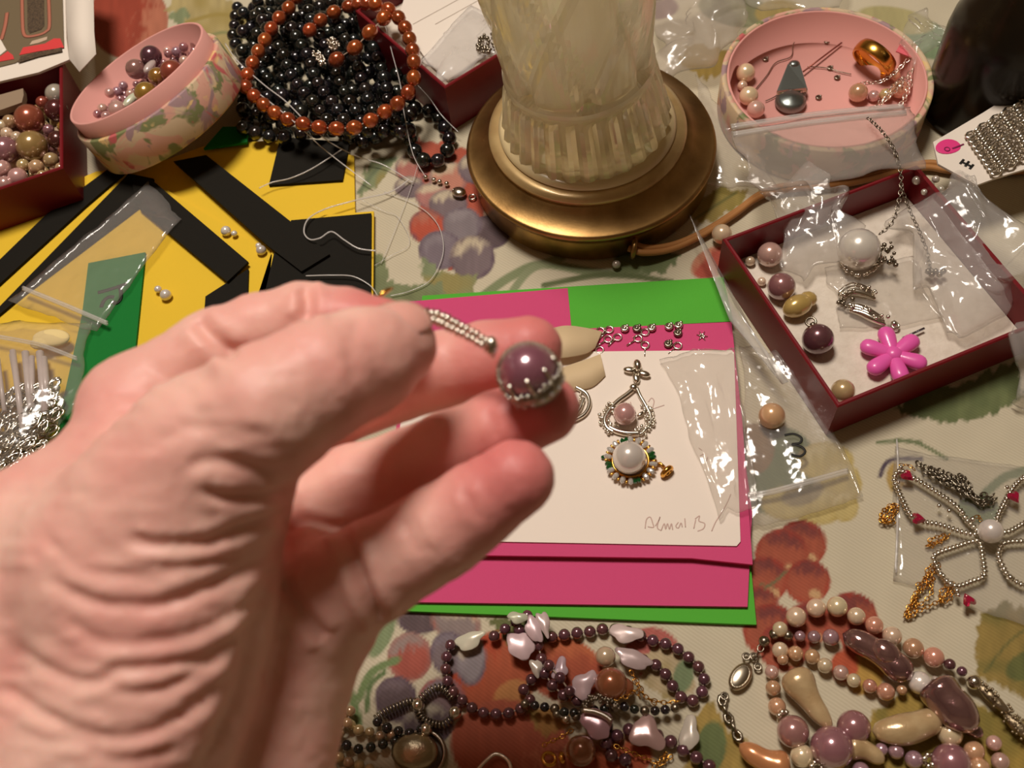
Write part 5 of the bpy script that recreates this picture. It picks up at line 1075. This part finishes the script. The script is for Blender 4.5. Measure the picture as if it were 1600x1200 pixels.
# ================================================================== BOTTLE AND CHAIN PACK
bt0 = P(1520, 172, 0); 
bt = thing('bottle', 'dark glass bottle with a white cap behind the chain pack', 'bottle', bt0)
bpx = [(0, .0003), (.0235, .0003), (.0265, .002), (.0272, .006), (.0272, .050), (.0262, .058), (.0225, .067), (.0165, .076), (.0128, .084), (.0115, .092), (.0115, .098), (0, .098)]
part('glass', lathe(bpx, 64, bt0), mat('dark_bottle', S(20, 15, 8), .22, spec=.35, noise=(60, S(44, 30, 16), .5)), bt)
part('cap', lathe([(0, .0982), (.0135, .0982), (.0140, .100), (.0138, .116), (.0128, .118), (0, .118)], 48, bt0), mat('white_cap', S(206, 196, 176), .4), bt)
cp0 = thing('chain_pack', 'white card with a pink sticker carrying rows of silver chain', 'chain pack', P(1530, 235, .026)); zk = .028
part('card', prism([P(1458, 222, zk), P(1536, 176, zk + .001), P(1640, 110, zk + .001), P(1680, 240, zk), P(1556, 278, zk), P(1526, 289, zk), P(1466, 256, zk)], .0012), PAPER, cp0, smooth=False)
k = MPP(1480, 228, zk); sc = P(1484, 228, zk + .0001)
stk = part('sticker', merge(ell(sc, [24 * k, 15 * k, .0003], frame(P(1500, 222, zk) - sc), 3)), mat('pink_sticker', S(226, 60, 130), .45), cp0); part('sticker_mark', merge(torus(P(1480, 233, zk + .0005), 4 * k, .9 * k, None, 12, 5), stroke([(1488, 232), (1496, 229), (1506, 225)], zk + .0005, 1.4 * k)), mat('sticker_ink', S(130, 30, 80), .6), stk)
part('printed_letters', merge(*[stroke(s, zk + .0002, .0006, per=4) for s in ([(1500, 256), (1506, 249)], [(1508, 260), (1514, 252)], [(1515, 264), (1521, 257)], [(1503, 253), (1518, 260)])]), MARK, cp0, label='small black printed letters', kind='stuff')
for i in range(9):
    o = i * 11.5; gs = pxpath([(1512 + o * 0.42, 214 + o * .62, zk + .002), (1545 + o * .42, 192 + o * .66, zk + .0025), (1580 + o * .42, 170 + o * .7, zk + .003), (1630 + o * .4, 140 + o * .72, zk + .003)])
    chain(gs, .0052, SILVER, cp0, thick=.26)

# ================================================================== CROSS BROOCH
zq = .0042; bx = thing('brooch', 'silver wire flower brooch with a centre pearl and ruby hearts', 'brooch', P(1548, 832, 0)); k = MPP(1540, 830, zq)
inst('pearl', ball(PE['white'], 3), P(1548, 830, .009), 19 * k, None, bx)
for pts in ([(1530, 834), (1511, 813), (1498, 795), (1481, 781), (1455, 764), (1431, 749), (1407, 736), (1397, 748), (1403, 765), (1412, 785), (1423, 805), (1440, 815), (1470, 820), (1505, 832)], [(1526, 845), (1490, 856), (1460, 868), (1464, 885), (1474, 903), (1495, 916), (1520, 908), (1538, 900), (1536, 875), (1533, 853)], [(1558, 815), (1569, 787), (1588, 757), (1615, 742), (1640, 790), (1600, 818), (1570, 832)], [(1568, 850), (1560, 867), (1567, 885), (1578, 902), (1607, 914), (1650, 885), (1620, 850), (1590, 846)]):
    w_ = resample(pxpath(pts, zq, closed=True), 6.4 * k); part('beaded_wire', merge(*[ell(p, [3.6 * k, 5.6 * k, 4.6 * k], frame(w_[min(i + 1, len(w_) - 1)] - w_[i - 1] + np.array([0.0003, .0003, 0])), 1) for i, p in enumerate(w_)]), SILVER, bx, kind='stuff')
def heart(px, py, z, s, rot):
    pts = [(0, -1), (.55, -.35), (.9, .25), (.72, .72), (.36, .8), (0, .45), (-.36, .8), (-.72, .72), (-.9, .25), (-.55, -.35)]; c = P(px, py, z); ca, sa = math.cos(rot), math.sin(rot)
    top = [c + np.array([(x * ca - y * sa) * .62, (x * sa + y * ca) * .62, .55]) * s for x, y in pts]; mid = [c + np.array([(x * ca - y * sa), (x * sa + y * ca), .1]) * s for x, y in pts]; low = [c + np.array([(x * ca - y * sa) * .5, (x * sa + y * ca) * .5, -.5]) * s for x, y in pts]
    n = len(pts); Fc = [tuple(range(n)), tuple(range(3 * n - 1, 2 * n - 1, -1))]
    for q in (0, 1):
        for i in range(n): Fc.append((q * n + i, (q + 1) * n + i, (q + 1) * n + (i + 1) % n, q * n + (i + 1) % n))
    return np.array(top + mid + low), Fc
for x, y, a in ((1418, 744, .6), (1435, 811, 1.2), (1513, 938, 3.3), (1585, 777, .2)): part('ruby_heart', heart(x, y, zq + .0016, 11.5 * k, a), RUBY, bx, smooth=False, label='faceted ruby red heart stone')
part('bead_cluster', merge(*[ell(P(x + rnd.uniform(-5, 5), y + rnd.uniform(-5, 5), zq + .001), [rnd.uniform(3, 5.5) * k] * 3, None, 1) for x, y in ((1406, 757), (1480, 778), (1478, 752), (1486, 800), (1507, 801), (1515, 812), (1474, 903), (1537, 901), (1495, 925), (1575, 762), (1597, 750), (1568, 790), (1404, 728), (1466, 786), (1496, 925), (1577, 900))]), SILVER, bx, kind='stuff')
gc = thing('chain', 'tangle of fine gold chain under the silver wire brooch', 'chain', P(1440, 880, 0))
for seg in range(7):
    x, y, sx, sy = [(1388, 800, 18, 20), (1392, 802, 18, 18), (1465, 845, 26, 12), (1456, 892, 16, 14), (1440, 925, 22, 24), (1425, 948, 14, 22), (1480, 925, 16, 18)][seg]
    pts = [(x + sx * math.cos(i * 1.35 + seg) * rnd.uniform(.5, 1), y + sy * math.sin(i * 1.1 + seg) * rnd.uniform(.5, 1), .0014 + .0006 * (i % 3)) for i in range(9)]; chain(pxpath(pts), .0020, GOLD, gc)
chain(pxpath([(1455, 895, .002), (1432, 925, .0016), (1418, 965, .0016), (1435, 955, .002), (1465, 940, .002), (1482, 925, .002), (1474, 905, .003)]), .0022, GOLD, gc); chain(pxpath([(1405, 727, .003), (1420, 727, .003), (1430, 735, .004)]), .002, GOLD, gc); chain(pxpath([(1512, 815, .003), (1530, 806, .003), (1532, 815, .004)]), .002, GOLD, gc)
sc_ = thing('chain', 'heap of grey silver chain behind the wire brooch', 'chain', P(1490, 750, 0))
for i in range(9): chain(pxpath([(1432 + i * 9 + rnd.uniform(-5, 5), 722 + i * 3 + rnd.uniform(-3, 3), .002), (1450 + i * 8, 740 + i * 2, .004), (1475 + i * 6, 752 + i * 3 + rnd.uniform(-6, 6), .004), (1500 + i * 5, 765 + i * 3, .003), (1525 + i * 4, 780 + rnd.uniform(-10, 10), .002)]), .0030, SILVERD, sc_, thick=.24)
bag('flat clear bag under and around the wire brooch', [(1398, 700, .0006), (1660, 740, .0006), (1660, 1000, .0006), (1395, 905, .0006)], .0006, 61, FILM, folds=5, n=(20, 20), zips=([(1402, 690, .0012), (1404, 740, .0012), (1403, 820, .0012), (1400, 895, .0012)],), zipr=.0004)

# ================================================================== NECKLACES ALONG THE NEAR EDGE
pa, _ = strand('pearl_necklace', 'loop of small purple pearls with milky shell chips under the card stack', [(830, 1062), (818, 1078), (828, 1094), (812, 1108), (790, 1115), (763, 1115), (744, 1110), (730, 1100), (714, 1087), (702, 1073), (697, 1052), (697, 1030), (704, 1008)], .0028, .0047, PE['purple'])
strand('x', '', [(772, 994), (790, 982), (812, 968), (824, 962)], .004, .0047, PE['purple'], parent=pa); strand('x', '', [(812, 985), (836, 990), (842, 1012), (846, 1030), (850, 1050), (864, 1072), (880, 1086), (902, 1095)], .0042, .0050, PE['purple'], parent=pa); strand('x', '', [(858, 1040), (868, 1052), (880, 1064), (890, 1080)], .0072, .0047, PE['purple'], parent=pa)
pb, _ = strand('pearl_necklace', 'wide loop of small purple pearls with pearly leaf chips at the near edge', [(862, 995), (881, 992), (901, 989), (921, 987), (942, 983), (978, 986), (1020, 1001), (1036, 1005), (1056, 1012), (1077, 1028), (1092, 1043), (1101, 1066), (1095, 1084), (1076, 1097), (1059, 1084), (1046, 1064), (1031, 1043), (1005, 1032)], .0029, .0050, PE['purple'])
strand('x', '', [(948, 1135), (962, 1150), (978, 1140), (1000, 1145), (1030, 1150), (1047, 1158), (1065, 1170), (1083, 1181), (1104, 1193), (1125, 1215)], .0032, .0052, PE['purple'], parent=pb); strand('x', '', [(920, 1125), (945, 1152), (950, 1178), (975, 1185), (985, 1210)], .0034, .0052, PE['purple'], parent=pb)
def chip(px, py, z, ln, wd, ang, th=.0011, m=SHELL, parent=None):
    k = MPP(px, py, z); c = P(px, py, z); d = P(px + math.cos(ang), py + math.sin(ang), z) - c; R = frame(d + np.array([0, 0, rnd.uniform(-.2, .2)]) * np.linalg.norm(d)); V, Fc = ICO[3]; V = V.copy(); V[:, 1] *= (1 - 0.35 * V[:, 0]); aa = np.arctan2(V[:, 1], V[:, 0]); V[:, :2] *= (0.92 + .13 * np.sin(aa * 3 + px) + .08 * np.sin(aa * 5 + py))[:, None]; V[:, 2] = np.sign(V[:, 2]) * np.abs(V[:, 2]) ** 2; V[:, 2] += .35 * V[:, 0] * V[:, 1] + .12 * np.sin(V[:, 0] * 5 + V[:, 1] * 3)
    part('shell_chip', ((V * np.array([ln * k, wd * k, th])) @ R.T + c, Fc), m, parent)
for q in ((735, 1000, .004, 26, 15, -.35), (815, 1010, .007, 26, 22, .7), (835, 985, .009, 24, 13, 1.2), (810, 965, .009, 18, 10, .1), (850, 975, .009, 22, 10, 1.3), (838, 1044, .006, 15, 10, 1.4)): chip(*q, parent=pa)
PCH = mat('pink_shell_chip', S(176, 134, 134), .22, .2, coat=.8, var=.1, huevar=.03)
for q in ((980, 990, .006, 30, 15, .15), (992, 1030, .006, 32, 16, .35), (914, 1068, .008, 27, 17, -.95), (876, 1045, .006, 12, 20, .3)): chip(*q, parent=pb)
for q in ((934, 1132, .008, 28, 25, .9), (1013, 1148, .006, 32, 24, .7)): chip(*q, m=PCH, parent=pb)
chip(1078, 1146, .005, 16, 30, .2, parent=pb)
lb = lambda x, y, z, r, m, lab: loose(x, y, z, r, m, lab)
lb(955, 1069, .0085, 26, 'bronze', 'large bronze pearl amid the purple loops at the near edge'); lb(946, 1026, .006, 16, 'cream', 'cream pearl above the bronze one amid the purple loops'); lb(908, 1173, .0075, 24, 'bronze', 'brownish pearl with gold clasp at the near edge')
lb(975, 1075, .006, 16, 'bronze', 'small bronze pearl tucked beside the large bronze one')
dk, _ = strand('bead_strand', 'strand of small dark metallic beads crossing the purple loops', [(820, 1100), (845, 1104), (870, 1108), (890, 1115), (905, 1112), (940, 1108), (975, 1104), (1000, 1110), (1030, 1110), (1055, 1106)], .0060, .0038, [SILVERD, PE['black'], PE['black']], sub=2)
strand('x', '', [(870, 1116), (885, 1124), (900, 1120)], .0055, .0035, [SILVERD, SILVER], parent=dk)
gk = thing('chain', 'tangle of thin gold chain with a round clasp between the purple loops', 'chain', P(930, 1120, 0))
for pts in ([(985, 1048, .007), (1000, 1072, .006), (1010, 1090, .005), (1040, 1098, .004), (1062, 1095, .005)], [(960, 1092, .010), (980, 1088, .010), (992, 1078, .008), (1000, 1092, .006)], [(848, 1165, .004), (862, 1158, .006), (880, 1150, .007), (895, 1140, .006)], [(960, 1165, .003), (985, 1175, .003), (1010, 1185, .002), (1035, 1192, .002), (1050, 1180, .002)], [(990, 1062, .006), (1005, 1085, .004), (1025, 1100, .003)], [(1020, 1200, .002), (1032, 1188, .003), (1042, 1176, .002), (1030, 1196, .002)]): chain(pxpath(pts), .0022, GOLD, gk)
part('clasp', merge(torus(P(858, 1186, .0045), .0024, .0008, frame((.3, .2, 1))[:, [1, 2, 0]], 18, 8), ell(P(878, 1184, .004), [.0014, .0024, .0016], None, 2)), GOLD, gk)
mb = thing('rhinestone_slider', 'pink stone slider with a pave silver edge among the purple loops', 'slider', P(935, 1105, .004)); part('pave', merge(*[pave(pxpath([(912, 1106 - d), (928, 1094 - d), (948, 1096 - d), (964, 1108 - d)], .010), .0008, SILVER, 1.0) for d in (0, 4, 8)]), SILVERD, mb)
part('silver_edge', tube(pxpath([(912, 1110), (928, 1112), (944, 1118), (955, 1126)], .0105), .0011, 8), SILVER, mb)
# bottom left: bead strands running off the near edge
for i, (pts, m, lab) in enumerate([([(500, 1150), (528, 1135), (540, 1115), (552, 1140), (570, 1140), (590, 1150), (612, 1148)], 'champ', 'strand of champagne seed pearls beside the wrist'), ([(500, 1195), (520, 1180), (548, 1192), (575, 1200), (610, 1212)], 'champ', 'strand of champagne seed pearls running off the near edge'), ([(505, 1168), (530, 1160), (548, 1168), (566, 1170), (595, 1164), (618, 1158)], 'black', 'strand of dark seed pearls between two champagne ones'), ([(485, 1212), (520, 1202), (560, 1216), (620, 1222)], 'cream', 'strand of cream seed pearls at the very near edge'), ([(590, 1128), (606, 1138), (622, 1142), (640, 1146), (658, 1140)], 'black', 'short strand of dark seed pearls beside the silver bracelet'), ([(512, 1140), (522, 1122), (540, 1102), (548, 1120), (530, 1146)], 'champ', 'bunched end of champagne seed pearls beside the wrist')]):
    strand('pearl_strand', lab, pts, .0026 + .0004 * i, .0042, PE[m], jit=.08)
br_ = thing('bracelet', 'silver link bracelet with round silver beads beside the purple pearl loop', 'bracelet', P(670, 1110, 0))
for pts in ([(588, 1122), (602, 1112), (622, 1103), (640, 1096), (652, 1098)], [(655, 1095), (668, 1082), (684, 1074), (698, 1080), (706, 1090)], [(652, 1105), (660, 1122), (676, 1130), (692, 1132), (706, 1122), (712, 1112)], [(664, 1140), (660, 1160), (668, 1180)]):
    w_ = resample(pxpath(pts, .0028), .0013); part('links', merge(*[torus(p, .0013, .0005, frame(w_[min(i + 1, len(w_) - 1)] - w_[max(i - 1, 0)])[:, [1, 2, 0]], 8, 5) for i, p in enumerate(w_)]), SILVERD, br_, kind='stuff')
for x, y in ((653, 1102), (711, 1113), (665, 1140)): inst('bead', ball(SILVER, 3), P(x, y, .0038), .0026, None, br_)
dm = thing('silver_ornament', 'domed silver ornament with ribbed rim at the near edge', 'ornament', P(648, 1176, 0)); part('dome', ell(P(648, 1174, .0035), [.0092, .0072, .0042], frame((1, -.2, 0)), 3), mat('silver_satin', S(176, 162, 136), .3, 1.0, bump=(500, .4, .0006)), dm); part('rim', merge(torus(P(660, 1178, .002), .0085, .0010, None, 30, 8)), SILVERD, dm)
solo('wire_loop', tube(pxpath([(740, 1210), (760, 1188), (776, 1178), (795, 1190), (800, 1215)], .003), .0008, 8), SILVER, 'bent silver wire loop at the near edge', 'wire')

# mixed pearl necklaces in the lower right
na = thing('pearl_necklace', 'cream pearl strand arching over the printed cherries to a silver tube', 'necklace', P(1350, 1000, 0))
for x, y, r, m in [(1219, 983, 12, 'cream'), (1244, 964, 16, 'cream'), (1275, 950, 15, 'cream'), (1308, 948, 16, 'cream'), (1338, 963, 14, 'cream'), (1366, 977, 14, 'peach'), (1394, 994, 15, 'cream'), (1427, 1013, 16, 'peach'), (1459, 1027, 16, 'peach'), (1484, 1038, 9, 'purple'), (1503, 1049, 8, 'purple')]: inst('pearl', ball(PE[m], 3), P(x, y, .0056), r * MPP(x, y, .005), None, na)
inst('bead', ball(SILVER, 3), P(1522, 1066, .0045), .0028, None, na); nugget(1552, 1092, .0045, .75, 32, 11, na, mat('pave_silver', S(168, 150, 122), .35, .9, bump=(900, .6, .0006)), 'pave_tube'); nugget(1590, 1135, .0045, .75, 26, 13, na, MATS['pave_silver'], 'pave_tube')
nb2 = thing('pearl_necklace', 'lilac bead strand with baroque mauve pearls and an oval silver clasp', 'necklace', P(1300, 1040, 0))
for x, y in ((1194, 1002), (1210, 991), (1231, 993), (1250, 994)): inst('pearl', ball(PE['lilac'] if x > 1240 else SILVERD, 2), P(x, y, .004), .0022, None, nb2)
for x, y, r in ((1272, 995, 10), (1298, 996, 13)): inst('pearl', ball(PE['lilac'], 3), P(x, y, .0045), r * MPP(x, y, .004), None, nb2)
def baroque(x0, y0, x1, y1, r0, r1, z, m, parent, bend=0.0, name='baroque_pearl', seed=0):
    a, b = P(x0, y0, z), P(x1, y1, z); k = MPP(x0, y0, z); n = 18; pts = []; rs = []
    L = np.linalg.norm(b - a); sd = np.cross((b - a) / L, [0, 0, 1])
    for i in range(n):
        t = i / (n - 1); e = math.sqrt(max(0, 1 - (2 * t - 1) ** 4)); pts.append(a + (b - a) * t + sd * bend * math.sin(math.pi * t) * L); rs.append(k * (r0 * (1 - t) + r1 * t) * e * (1 + .08 * math.sin(t * 9 + seed)) + 1e-5)
    part(name, tube(pts, rs, 20), m, parent)
baroque(1316, 990, 1424, 1062, 17, 23, .0068, BAROM, nb2, -.06); part('bulb', ell(P(1384, 1018, .0100), [.0058, .0044, .0038], frame(P(1424, 1062, 0) - P(1316, 990, 0)), 3), BAROM, nb2)
baroque(1455, 1062, 1528, 1140, 38, 22, .0105, BAROM, nb2, .05, seed=2); baroque(1500, 1128, 1536, 1150, 16, 8, .006, BAROM, nb2)
part('clasp', merge(ell(P(1157, 1057, .003), [.0062, .0038, .0018], frame(P(1172, 1036, 0) - P(1141, 1080, 0)), 3), *[torus(P(1157, 1057, .0042), .0010 + .0009 * i, .0002, frame(P(1172, 1036, 0) - P(1141, 1080, 0)), 20, 5, 1.7) for i in range(3)]), mat('clasp_silver', S(196, 184, 162), .28, 1.0), nb2)
for x, y in ((1166, 1026), (1184, 1042), (1178, 1026), (1132, 1088)): part('jump_ring', torus(P(x, y, .002), .0013, .0005, None, 12, 6), SILVERD, nb2)
chain(pxpath([(1192, 1006, .003), (1186, 1018, .003), (1176, 1030, .003)]), .0034, SILVERD, nb2); chain(pxpath([(1128, 1088, .002), (1130, 1105, .002), (1140, 1125, .002), (1148, 1142, .002), (1156, 1156, .003)]), .0040, SILVERD, nb2, thick=.36)
nc = thing('pearl_necklace', 'loop of peach pearls with mauve and baroque drops on the yellow leaf print', 'necklace', P(1290, 1090, 0))
for x, y, r, m in [(1219, 1016, 13, 'cream'), (1243, 1021, 12, 'peach'), (1269, 1026, 12, 'peach'), (1289, 1040, 12, 'cream'), (1314, 1051, 12, 'pink'), (1334, 1063, 11, 'cream'), (1359, 1072, 11, 'peach'), (1384, 1081, 14, 'peach'), (1409, 1078, 8, 'peach'), (1437, 1067, 18, 'white'), (1461, 1062, 6, 'grey'), (1223, 1030, 9, 'peach'), (1206, 1050, 11, 'pink'), (1208, 1075, 12, 'peach'), (1214, 1104, 14, 'peach'), (1239, 1143, 25, 'mauve'), (1334, 1136, 26, 'mauve'), (1253, 1181, 18, 'cream'), (1300, 1168, 33, 'mauve'), (1484, 1146, 20, 'cream'), (1377, 1171, 10, 'lilac'), (1400, 1174, 12, 'lilac'), (1428, 1187, 14, 'lilac'), (1522, 1174, 16, 'peach'), (1553, 1161, 12, 'pink'), (1563, 1190, 14, 'pink'), (1486, 1192, 30, 'mauve'), (1530, 1200, 16, 'peach'), (1345, 1205, 14, 'lilac')]:
    inst('pearl', ball(PE[m], 3), P(x, y, max(.0042, r * MPP(x, y, .004))), r * MPP(x, y, .005), None, nc)
for x, y in ((1225, 1121), (1452, 1188), (1276, 1200)): part('spacer', merge(*[ell(P(x + 8 * math.cos(a), y + 9 * math.sin(a), .0055 + .002 * math.sin(a * 2)), [.0012] * 3, None, 1) for a in np.linspace(0, 5.2, 7)]), SILVER, nc)
baroque(1236, 1045, 1300, 1140, 30, 9, .0078, BAROQ, nc, .03); baroque(1362, 1142, 1468, 1120, 20, 26, .0068, BAROQ, nc, .07, seed=4); baroque(1155, 1162, 1236, 1200, 12, 26, .006, mat('baroque_peach', S(206, 140, 92), .25, .3, coat=.8), nc, .08); baroque(1320, 1165, 1382, 1192, 22, 10, .005, BAROQ, nc, -.1)
